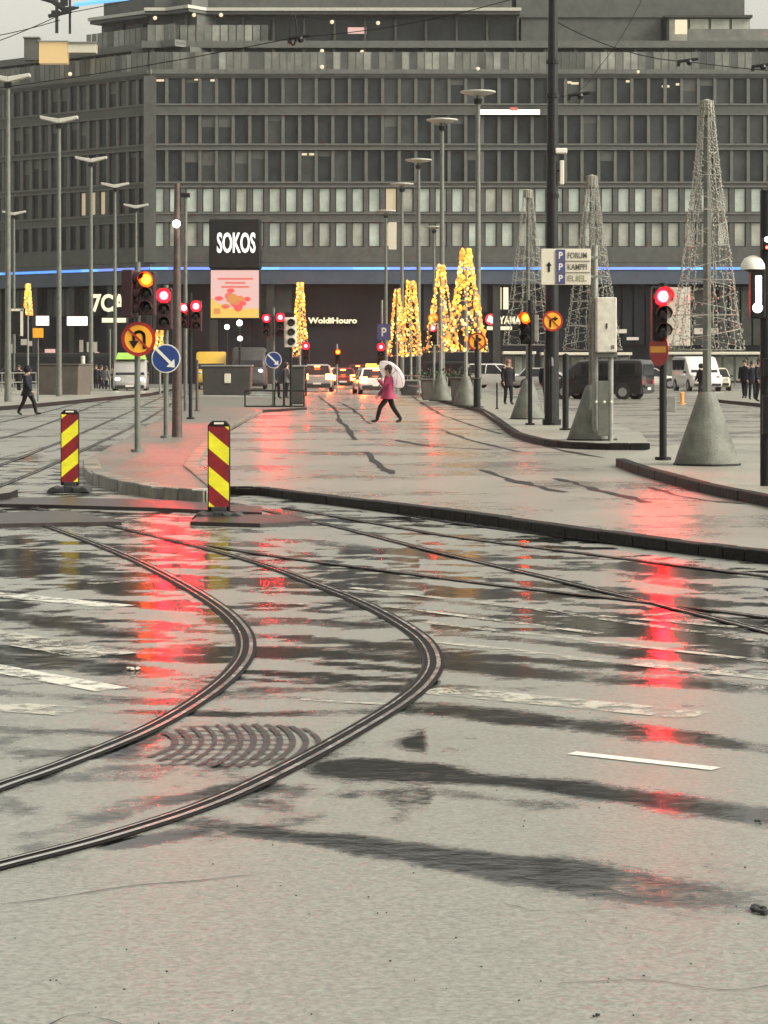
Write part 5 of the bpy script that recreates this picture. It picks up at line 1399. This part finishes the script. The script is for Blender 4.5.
pl = planter(202, 251, 395, 1.50, 1.6, 'concrete_dark', 'dark grey planter box with a small lamp left of the blue sign', 0, 0.06)
b = MB(); b.box((0.05, -0.02, 0.88), (0.34, 0.06, 0.5)); b.build('lamp', M['sign_cream'], pl, bevel=0.05)
planter(421, 447, 400, 0.85, 1.0, 'concrete_brown', 'low brown planter wall under the thin golden cone', 0, PAVE)
planter(449, 474, 402, 0.95, 1.0, 'concrete_brown', 'low planter wall under the tallest golden cone', R(-20), PAVE)
planter(290, 305, 404, 1.5, 0.6, 'concrete_dark', 'narrow dark pillar box at the end of the island', 0, 0.06)
planter(400, 418, 395.5, 0.7, 1.0, 'concrete_dark', 'small dark planter at the end of the barrier rail', 0, PAVE)
# evergreen twigs in the planters
def twigs(px, py, zb, h0, w_, label, seed):
    rr = random.Random(seed); c = G(px, py, zb); b = MB()
    for k in range(160):
        p = Vector((rr.gauss(0, w_), rr.uniform(0.2, 0.8), h0 + abs(rr.gauss(0, 0.16)))); d = Vector((rr.uniform(-1, 1), rr.uniform(-1, 1), rr.uniform(0.1, 1))) * 0.15
        n = Vector((rr.uniform(-1, 1), rr.uniform(-1, 1), rr.uniform(-1, 1))) * 0.05
        b.add([p, p + d * 0.5 + n, p + d, p + d * 0.5 - n], [(0, 1, 2, 3)])
    t = thing('shrub', label, 'shrub', (c.x, c.y, zb)); b.build('leaves', M['leaf_dark'], t)
    b = MB()
    for k in range(6): b.tube([(rr.gauss(0, w_ * 0.6), 0.5, h0 - 0.1), (rr.gauss(0, w_), 0.5, h0 + 0.25)], 0.012, 4)
    b.build('stem', M['concrete_brown'], t)
twigs(434, 400, PAVE, 0.9, 0.35, 'low evergreen sprigs in the planter under the thin golden cone', 4)
twigs(461, 402, PAVE, 1.0, 0.3, 'low evergreen sprigs in the planter under the tallest golden cone', 6)

# ---- guard rails
def guard_rail(p0, p1, zb, h, n, label, m='metal_grey', rails=(1.0, 0.5)):
    A, B_ = G(*p0, zb), G(*p1, zb); t = thing('guard_rail', label, 'railing', tuple(A)); d = B_ - A
    b = MB()
    for r_ in rails: b.tube([Vector((0, 0, h * r_)), d + Vector((0, 0, h * r_))], 0.035, 6)
    b.build('rail', M[m], t)
    for k in range(n + 1):
        b = MB(); q = d * k / n; b.tube([q, q + Vector((0, 0, h))], 0.03, 6); b.build('post', M[m], t)
guard_rail((397, 394), (447, 401), PAVE, 1.0, 4, 'grey guard rail in front of the golden light cones')
guard_rail((245, 407), (304, 407), 0.06, 0.62, 2, 'low black hoop rail at the end of the island', 'metal_dark', (1.0, 0.04))
guard_rail((-10, 392), (36, 391), 0.08, 1.1, 4, 'grey railing behind the dark walking figure at the left')

# ---- shelters with cream roof edges
def shelter(px0, px1, py_base, py_top, label, nposts, zb=0.0, rz=0.0, glass=True):
    A, B_ = G(px0, py_base, zb), G(px1, py_base, zb); w_ = B_.x - A.x; h = WZ(py_top, A.y) - zb
    t = thing('shelter', label, 'shelter', tuple(A), rz)
    b = MB(); b.box((w_ / 2, 0.7, h - 0.10), (w_, 1.7, 0.22)); b.build('roof', M['shelter_roof'], t, bevel=0.03)
    for k in range(nposts):
        b = MB(); b.tube([(0.1 + (w_ - 0.2) * k / (nposts - 1), 1.3, 0), (0.1 + (w_ - 0.2) * k / (nposts - 1), 1.3, h - 0.2)], 0.045, 8); b.build('post', M['metal_olive'], t)
    if glass:
        for k in range(nposts - 1):
            u0, u1 = 0.16 + (w_ - 0.2) * k / (nposts - 1), 0.04 + (w_ - 0.2) * (k + 1) / (nposts - 1)
            b = MB(); b.box(((u0 + u1) / 2, 1.3, h * 0.5), (u1 - u0 - 0.06, 0.02, h * 0.72)); b.build('glass_panel', M['shelter_glass'], t)
shelter(503, 536, 387, 351.5, 'cream roofed shelter left of the dark mast', 4)
shelter(541, 632, 386, 352.5, 'long cream roofed shelter behind the black minivan', 7)
shelter(662, 762, 385.5, 352, 'long cream roofed shelter behind the largest unlit cone', 9, 0.0, R(-1.5))

# ---- lit lamps in the distance
for px, py, r_, lab in [(227, 327, 0.16, 'lit globe lamp under the bright screen'), (239.5, 323, 0.19, 'upper lit globe lamp right of the bright screen'), (240, 338.5, 0.16, 'lower lit globe lamp right of the bright screen'), (127, 309, 0.28, 'white glowing globe beside the dark signal heads')]:
    Y = 150.0; t = thing('globe_lamp', lab, 'lamp', (WX(px, Y), Y, LOW), 0, 'lit globe lamps')
    b = MB(); b.ball((0, 0, WZ(py, Y) - LOW), r_, 12); b.build('globe', M['globe'], t, smooth=True)
    b = MB(); b.tube([(0, 0, 0), (0, 0, WZ(py, Y) - LOW - r_ * 0.8)], 0.06, 8); b.build('pole', M['metal_dark'], t)
# dark sign with white frame at the left
t = thing('stop_sign', 'dark stop board with a pale angular frame at the left edge', 'sign', tuple(W(14, 333, 140)))
b = MB(); b.box((0.2, 0.05, 0.7), (0.9, 0.06, 1.5)); b.build('board', M['sign_black'], t)
b = MB(); b.box((-0.27, 0, 0.75), (0.16, 0.05, 1.3)); b.box((0.1, 0, 1.35), (0.9, 0.05, 0.14)); b.box((0.45, 0, 0.6), (0.16, 0.05, 1.55)); b.build('frame', M['sign_cream'], t)
b = MB(); b.tube([(0, 0.1, -2.2), (0, 0.1, 0.2)], 0.05, 6); b.build('pole', M['metal_olive'], t)

# ================================================================== PEOPLE
def person(label, loc, rz, height=1.7, coat='cloth_black', legs='cloth_black', hair='hair', stride=0.0, coat_len=0.80, hood=False, arm='swing', hold=None, bag=None, group='people on the square'):
    """figure faces local -Y; stride is the half step length in metres"""
    t = thing('person', label, 'person', tuple(loc), rz, group); k = height / 1.72
    t.scale = (k, k, k)
    J = {}
    hip_z = 0.90 - stride * 0.16
    J['pelvis'] = Vector((0, 0, hip_z + 0.04)); J['belly'] = Vector((0, -0.01, hip_z + 0.22)); J['chest'] = Vector((0, -0.02, hip_z + 0.43))
    J['neck'] = Vector((0, -0.03, hip_z + 0.575)); J['jaw'] = Vector((0, -0.05, hip_z + 0.66)); J['skull'] = Vector((0, -0.035, hip_z + 0.75)); J['crown'] = Vector((0, -0.03, hip_z + 0.80))
    for s, n, f in ((-1, 'l', -1), (1, 'r', 1)):
        ft = stride * f                                   # + = foot in front (towards -Y)
        J['hip' + n] = Vector((s * 0.095, 0, hip_z))
        up = 0.0 if ft >= 0 else abs(ft) * 0.10
        J['ankle' + n] = Vector((s * 0.085, -ft, 0.085 + up))
        mid = (J['hip' + n] + J['ankle' + n]) / 2; bend = 0.035 + abs(ft) * 0.12
        J['knee' + n] = mid + Vector((0, -bend, 0.02))
        J['toe' + n] = J['ankle' + n] + Vector((s * 0.02, -0.17, -0.045 - up * 0.6 + (0.05 if ft > 0.2 else 0)))
        J['sh' + n] = Vector((s * 0.185, -0.01, hip_z + 0.52))
        a_f = -ft * 0.7
        if hold == n:
            J['el' + n] = J['sh' + n] + Vector((s * 0.05, -0.12, -0.26)); J['wr' + n] = J['el' + n] + Vector((-s * 0.04, -0.16, 0.17))
        else:
            J['el' + n] = J['sh' + n] + Vector((s * 0.06, -a_f * 0.45 + 0.02, -0.28)); J['wr' + n] = J['el' + n] + Vector((s * 0.0, -a_f * 0.5 - 0.06, -0.24))
        d = (J['wr' + n] - J['el' + n]).normalized()
        J['palm' + n] = J['wr' + n] + d * 0.075
    rad = dict(pelvis=.135, belly=.12, chest=.135, neck=.058, jaw=.075, skull=.098, crown=.07)
    for n in 'lr': rad.update({'hip' + n: .108, 'knee' + n: .078, 'ankle' + n: .056, 'toe' + n: .038, 'sh' + n: .062, 'el' + n: .046, 'wr' + n: .032, 'palm' + n: .034})
    edges = [('pelvis', 'belly'), ('belly', 'chest'), ('chest', 'neck'), ('neck', 'jaw'), ('jaw', 'skull'), ('skull', 'crown')]
    for n in 'lr': edges += [('pelvis', 'hip' + n), ('hip' + n, 'knee' + n), ('knee' + n, 'ankle' + n), ('ankle' + n, 'toe' + n), ('chest', 'sh' + n), ('sh' + n, 'el' + n), ('el' + n, 'wr' + n), ('wr' + n, 'palm' + n)]
    names = list(J); me = bpy.data.meshes.new('skeleton')
    me.from_pydata([tuple(J[q]) for q in names], [(names.index(a), names.index(c)) for a, c in edges], [])
    ob = bpy.data.objects.new('skeleton', me); C.objects.link(ob)
    md = ob.modifiers.new('skin', 'SKIN'); md.use_smooth_shade = True
    for i, q in enumerate(names):
        v = me.skin_vertices[0].data[i]; v.radius = (rad[q], rad[q] * (0.78 if q in ('pelvis', 'belly', 'chest') else 1)); v.use_root = (q == 'pelvis')
    ob.modifiers.new('sub', 'SUBSURF').levels = 1
    bpy.context.view_layer.update()
    sm = bpy.data.meshes.new_from_object(ob.evaluated_get(bpy.context.evaluated_depsgraph_get()))
    b = MB(); b.add([v.co.copy() for v in sm.vertices], [list(p.vertices) for p in sm.polygons])
    bpy.data.objects.remove(ob); bpy.data.meshes.remove(me); bpy.data.meshes.remove(sm)
    for i, f in enumerate(b.f):
        c = sum((b.v[j] for j in f), Vector()) / len(f)
        if c.z < 0.115: b.m[i] = 2
        elif c.z < hip_z + 0.06 and abs(c.x) < 0.19: b.m[i] = 1
    for n, s in (('l', -1), ('r', 1)):            # fingers and thumb
        p, d = J['palm' + n], (J['palm' + n] - J['wr' + n]).normalized(); side = Vector((0, 1, 0)) if abs(d.y) < 0.7 else Vector((0, 0, 1))
        side = (side - d * side.dot(d)).normalized(); curl = d.cross(side) * (-s)
        for q, ln in enumerate((0.072, 0.082, 0.078, 0.062)):
            o_ = p + side * (0.026 - q * 0.017) * -1 + d * 0.012
            b.tube([o_, o_ + d * ln * 0.5 + curl * 0.008, o_ + d * ln * (0.75 if hold != n else 0.45) + curl * (0.028 if hold != n else 0.05)], [0.0095, 0.009, 0.007], 6)
        o_ = p - side * 0.03 - d * 0.03
        b.tube([o_, o_ - side * 0.022 + d * 0.03, o_ - side * 0.018 + d * 0.058 + curl * 0.015], [0.011, 0.010, 0.008], 6)
    hd = J['skull']
    b.tube([hd + Vector((0, -0.09, -0.005)), hd + Vector((0, -0.118, -0.045)), hd + Vector((0, -0.094, -0.052))], [0.010, 0.016, 0.010], 6)
    for s in (-1, 1):
        b.ball(hd + Vector((s * 0.034, -0.086, -0.012)), 0.012, 6, 3); b.ball(hd + Vector((s * 0.095, 0.0, -0.03)), 0.022, 6, 0, 0.5, 0.8, 1.3)
    b.box(hd + Vector((0, -0.092, -0.088)), (0.045, 0.012, 0.010), 4)
    b.build('body', [M['skin'], M[legs], M['shoe'], M['shoe'], M['sign_red']], t, smooth=True)
    # coat: torso shell with sleeves
    b = MB(); z_top, z_bot = hip_z + 0.555, hip_z + 0.42 - coat_len * 0.62
    lv = [(z_top + 0.03, .075, .07), (z_top, .125, .095), (z_top - 0.05, .205, .125), (z_top - 0.16, .215, .145), (z_top - 0.32, .195, .145), (hip_z + 0.05, .205, .155), (min(hip_z - 0.02, z_bot + 0.12), .215, .165 + stride * 0.12), (z_bot, .225, .17 + stride * 0.2)]
    secs = []
    for i, (z, rx, ry) in enumerate(lv):
        secs.append([(rx * math.cos(2 * PI * q / 18) * (1 + 0.03 * math.sin(q * 3 + i)), -0.015 + ry * math.sin(2 * PI * q / 18) * (1 + 0.03 * math.cos(q * 2.3 + i)), z) for q in range(18)])
    loft(b, secs)
    for n in 'lr': b.tube([J['sh' + n] + Vector((0, 0, 0.0)) * 1, J['sh' + n].lerp(J['el' + n], 0.5), J['el' + n], J['el' + n].lerp(J['wr' + n], 0.5), J['wr' + n]], [0.085, 0.078, 0.066, 0.060, 0.054], 10)
    b.build('coat', M[coat], t, smooth=True)
    b = MB()
    if hood:
        b.ball(hd + Vector((0, 0.022, 0.0)), 0.135, 12, 0, 0.95, 1.0, 1.1); b.build('hood', M[coat], t, smooth=True)
    else:
        b.ball(hd + Vector((0, 0.022, 0.022)), 0.112, 12, 0, 1.0, 1.05, 1.02); b.ball(hd + Vector((0, 0.06, -0.07)), 0.085, 10, 0, 1.05, 0.7, 1.1); b.build('hair', M[hair], t, smooth=True)
    t['_h'] = 0
    del t['_h']
    return t, J, k
c = G(389, 424, 0.0)
woman, J, k = person('person in a raspberry coat striding left under a pale umbrella', c, R(-90), 1.66, 'cloth_pink', 'cloth_black', 'hair', 0.36, 0.86, hold='r')
# umbrella held over the shoulder
hp = Vector(J['palmr']) * k; wp = Vector((c.x + hp.y * -1 * -1, c.y, 0))
rot = Matrix.Rotation(R(-90), 3, 'Z'); hw_ = rot @ hp + c
u = thing('umbrella', 'pale pink umbrella tilted back over the walking person', 'umbrella', tuple(hw_ + Vector((0.14, 0.02, -0.13))))
ax = Vector((0.56, 0.42, 0.50)).normalized(); tip = ax * 0.62
b = MB(); b.tube([-ax * 0.12, tip + ax * 0.06], 0.009, 6); b.build('shaft', M['metal_dark'], u)
b = MB(); b.tube([-ax * 0.20, -ax * 0.08], 0.016, 8); b.build('handle', M['black_plastic'], u)
uu = ax.cross(Vector((0, 1, 0))).normalized(); vv = ax.cross(uu); b = MB(); n = 24; o = 0
prof = [(0.0, 0.0), (0.14, -0.012), (0.28, -0.055), (0.40, -0.125), (0.48, -0.205)]
for sgn, dz in ((1, 0.0), (-1, -0.008)):
    vs = []
    for r_, h in prof:
        for q in range(n):
            a = 2 * PI * q / n; rr_ = r_ * (1 - 0.05 * (1 - abs(math.cos(4 * a))) * (r_ / 0.48))
            vs.append(tip + uu * rr_ * math.cos(a) + vv * rr_ * math.sin(a) + ax * (h + dz))
    fs_ = [(i * n + q, i * n + (q + 1) % n, (i + 1) * n + (q + 1) % n, (i + 1) * n + q) for i in range(len(prof) - 1) for q in range(n)]
    b.add(vs, fs_)
b.build('canopy', M['umbrella'], u, smooth=True)
b = MB()
for q in range(8):
    a = 2 * PI * q / 8; b.tube([tip + uu * r_ * 0.97 * math.cos(a) + vv * r_ * 0.97 * math.sin(a) + ax * (h - 0.014) for r_, h in prof], 0.004, 4)
b.build('rib', M['metal_dark'], u)

person('person in a dark hooded coat walking at the far left', G(27, 416, LOW), R(80), 1.72, 'cloth_navy', 'cloth_black', 'hair', 0.30, 0.95, hood=True)
person('person with reddish hair in dark clothes beside the left concrete foot', G(508, 405, PAVE), R(20), 1.72, 'cloth_black', 'cloth_black', 'hair_red', 0.12, 0.9)
person('person in dark clothes crossing in front of the white van', G(701, 397, 0), R(-60), 1.70, 'cloth_black', 'cloth_black', 'hair', 0.2, 0.8, hood=True)
for i, (px, py, lab, ct, h) in enumerate([(745, 398.5, 'person in black at the left of the group near the right edge', 'cloth_black', 1.75), (752, 400, 'person in navy in the middle of the group near the right edge', 'cloth_navy', 1.68), (759, 402, 'person in dark coat nearest the black pole at the right edge', 'cloth_black', 1.78)]):
    person(lab, G(px, py, PAVE), R(40 * i - 30), h, ct, 'cloth_black' if i != 1 else 'cloth_navy', 'hair', 0.08, 0.9)
person('person in navy standing behind the tall dark mast', G(547, 409, PAVE), R(150), 1.72, 'cloth_navy', 'cloth_navy', 'hair', 0.06, 0.8)
for i, (px, py, lab, ct, h, hr) in enumerate([(96, 391, 'person in black right of the brown parapet', 'cloth_black', 1.74, 'hair'), (101, 391.5, 'person in navy beside the grey post at the left', 'cloth_navy', 1.70, 'hair'), (106, 392, 'person with a pale scarf coloured coat by the grey post', 'cloth_grey', 1.66, 'hair'), (114, 391, 'person with brown coat left of the van with a lime green roof', 'cloth_brown', 1.76, 'hair_red'),
                                              (9, 399, 'person in a grey coat standing at the left edge lamp', 'cloth_grey', 1.74, 'hair'), (19, 393, 'person in black behind the dark hooded walker', 'cloth_black', 1.7, 'hair'), (276, 399, 'person in dark clothes behind the small blue sign', 'cloth_navy', 1.72, 'hair'), (286, 399, 'person in grey next to the narrow dark pillar box', 'cloth_grey', 1.7, 'hair')]):
    person(lab, G(px, py, LOW if px < 200 else 0.06), R(70 * i), h, ct, 'cloth_black', hr, 0.1, 0.85)

# ================================================================== OVERHEAD WIRES
def wire(pts, r, label, fit=None):
    t = thing('overhead_wire', label, 'wire', tuple(pts[0])); o = Vector(pts[0])
    P = []
    for i in range(len(pts) - 1):
        a, c_ = Vector(pts[i]), Vector(pts[i + 1])
        for q in range(10): f = q / 10; P.append(a.lerp(c_, f) - o - Vector((0, 0, 0.25 * 4 * f * (1 - f))))
    P.append(Vector(pts[-1]) - o)
    b = MB(); b.tube(P, r, 5); b.build('cable', M['wire'], t)
    if fit:
        for i, q in enumerate(fit):
            b = MB(); q = Vector(q) - o
            b.tube([q + Vector((-0.25, 0, -0.02)), q + Vector((0.35, 0, 0.06))], 0.05, 6); b.tube([q + Vector((-0.2, 0, 0.0)), q + Vector((-0.22, 0, -0.16))], 0.05, 6); b.ball(q + Vector((0.1, 0, -0.04)), 0.1, 8); b.build('clamp', M['black_plastic'], t)
    return t
Yw = 66.0
t = wire([W(-200, 108, 75), W(297, 37, Yw), W(553, -14, Yw)], 0.013, 'thin overhead wire rising from the left to the tall mast with a looped hanger', [W(297, 38, Yw)])
b = MB(); q = W(293, 30, Yw) - Vector(t.location)
b.tube([q + Vector((0.17 * math.cos(a) * 0.55, 0, 0.42 * math.sin(a))) for a in [2 * PI * k / 18 for k in range(19)]], 0.028, 6); b.build('loop_hanger', M['black_plastic'], t)
wire([W(553, 20, Yw), W(690, 62, 70), W(1000, 72, 75)], 0.014, 'thin overhead wire running right from the tall mast', [W(686, 61, 70), W(760, 66, 71)])
wire([W(560, 96, Yw), W(600, 66, 68), W(655, -30, 70)], 0.009, 'steep thin overhead wire right of the tall mast', [W(577, 95, Yw)])
wire([W(-120, 72, 80), W(62, 14, 84), W(330, -60, 90)], 0.016, 'thin overhead wire across the sky at the top left', None)
wire([W(-120, 46, 80), W(60, 20, 84)], 0.016, 'second thin overhead wire across the sky at the top left', None)
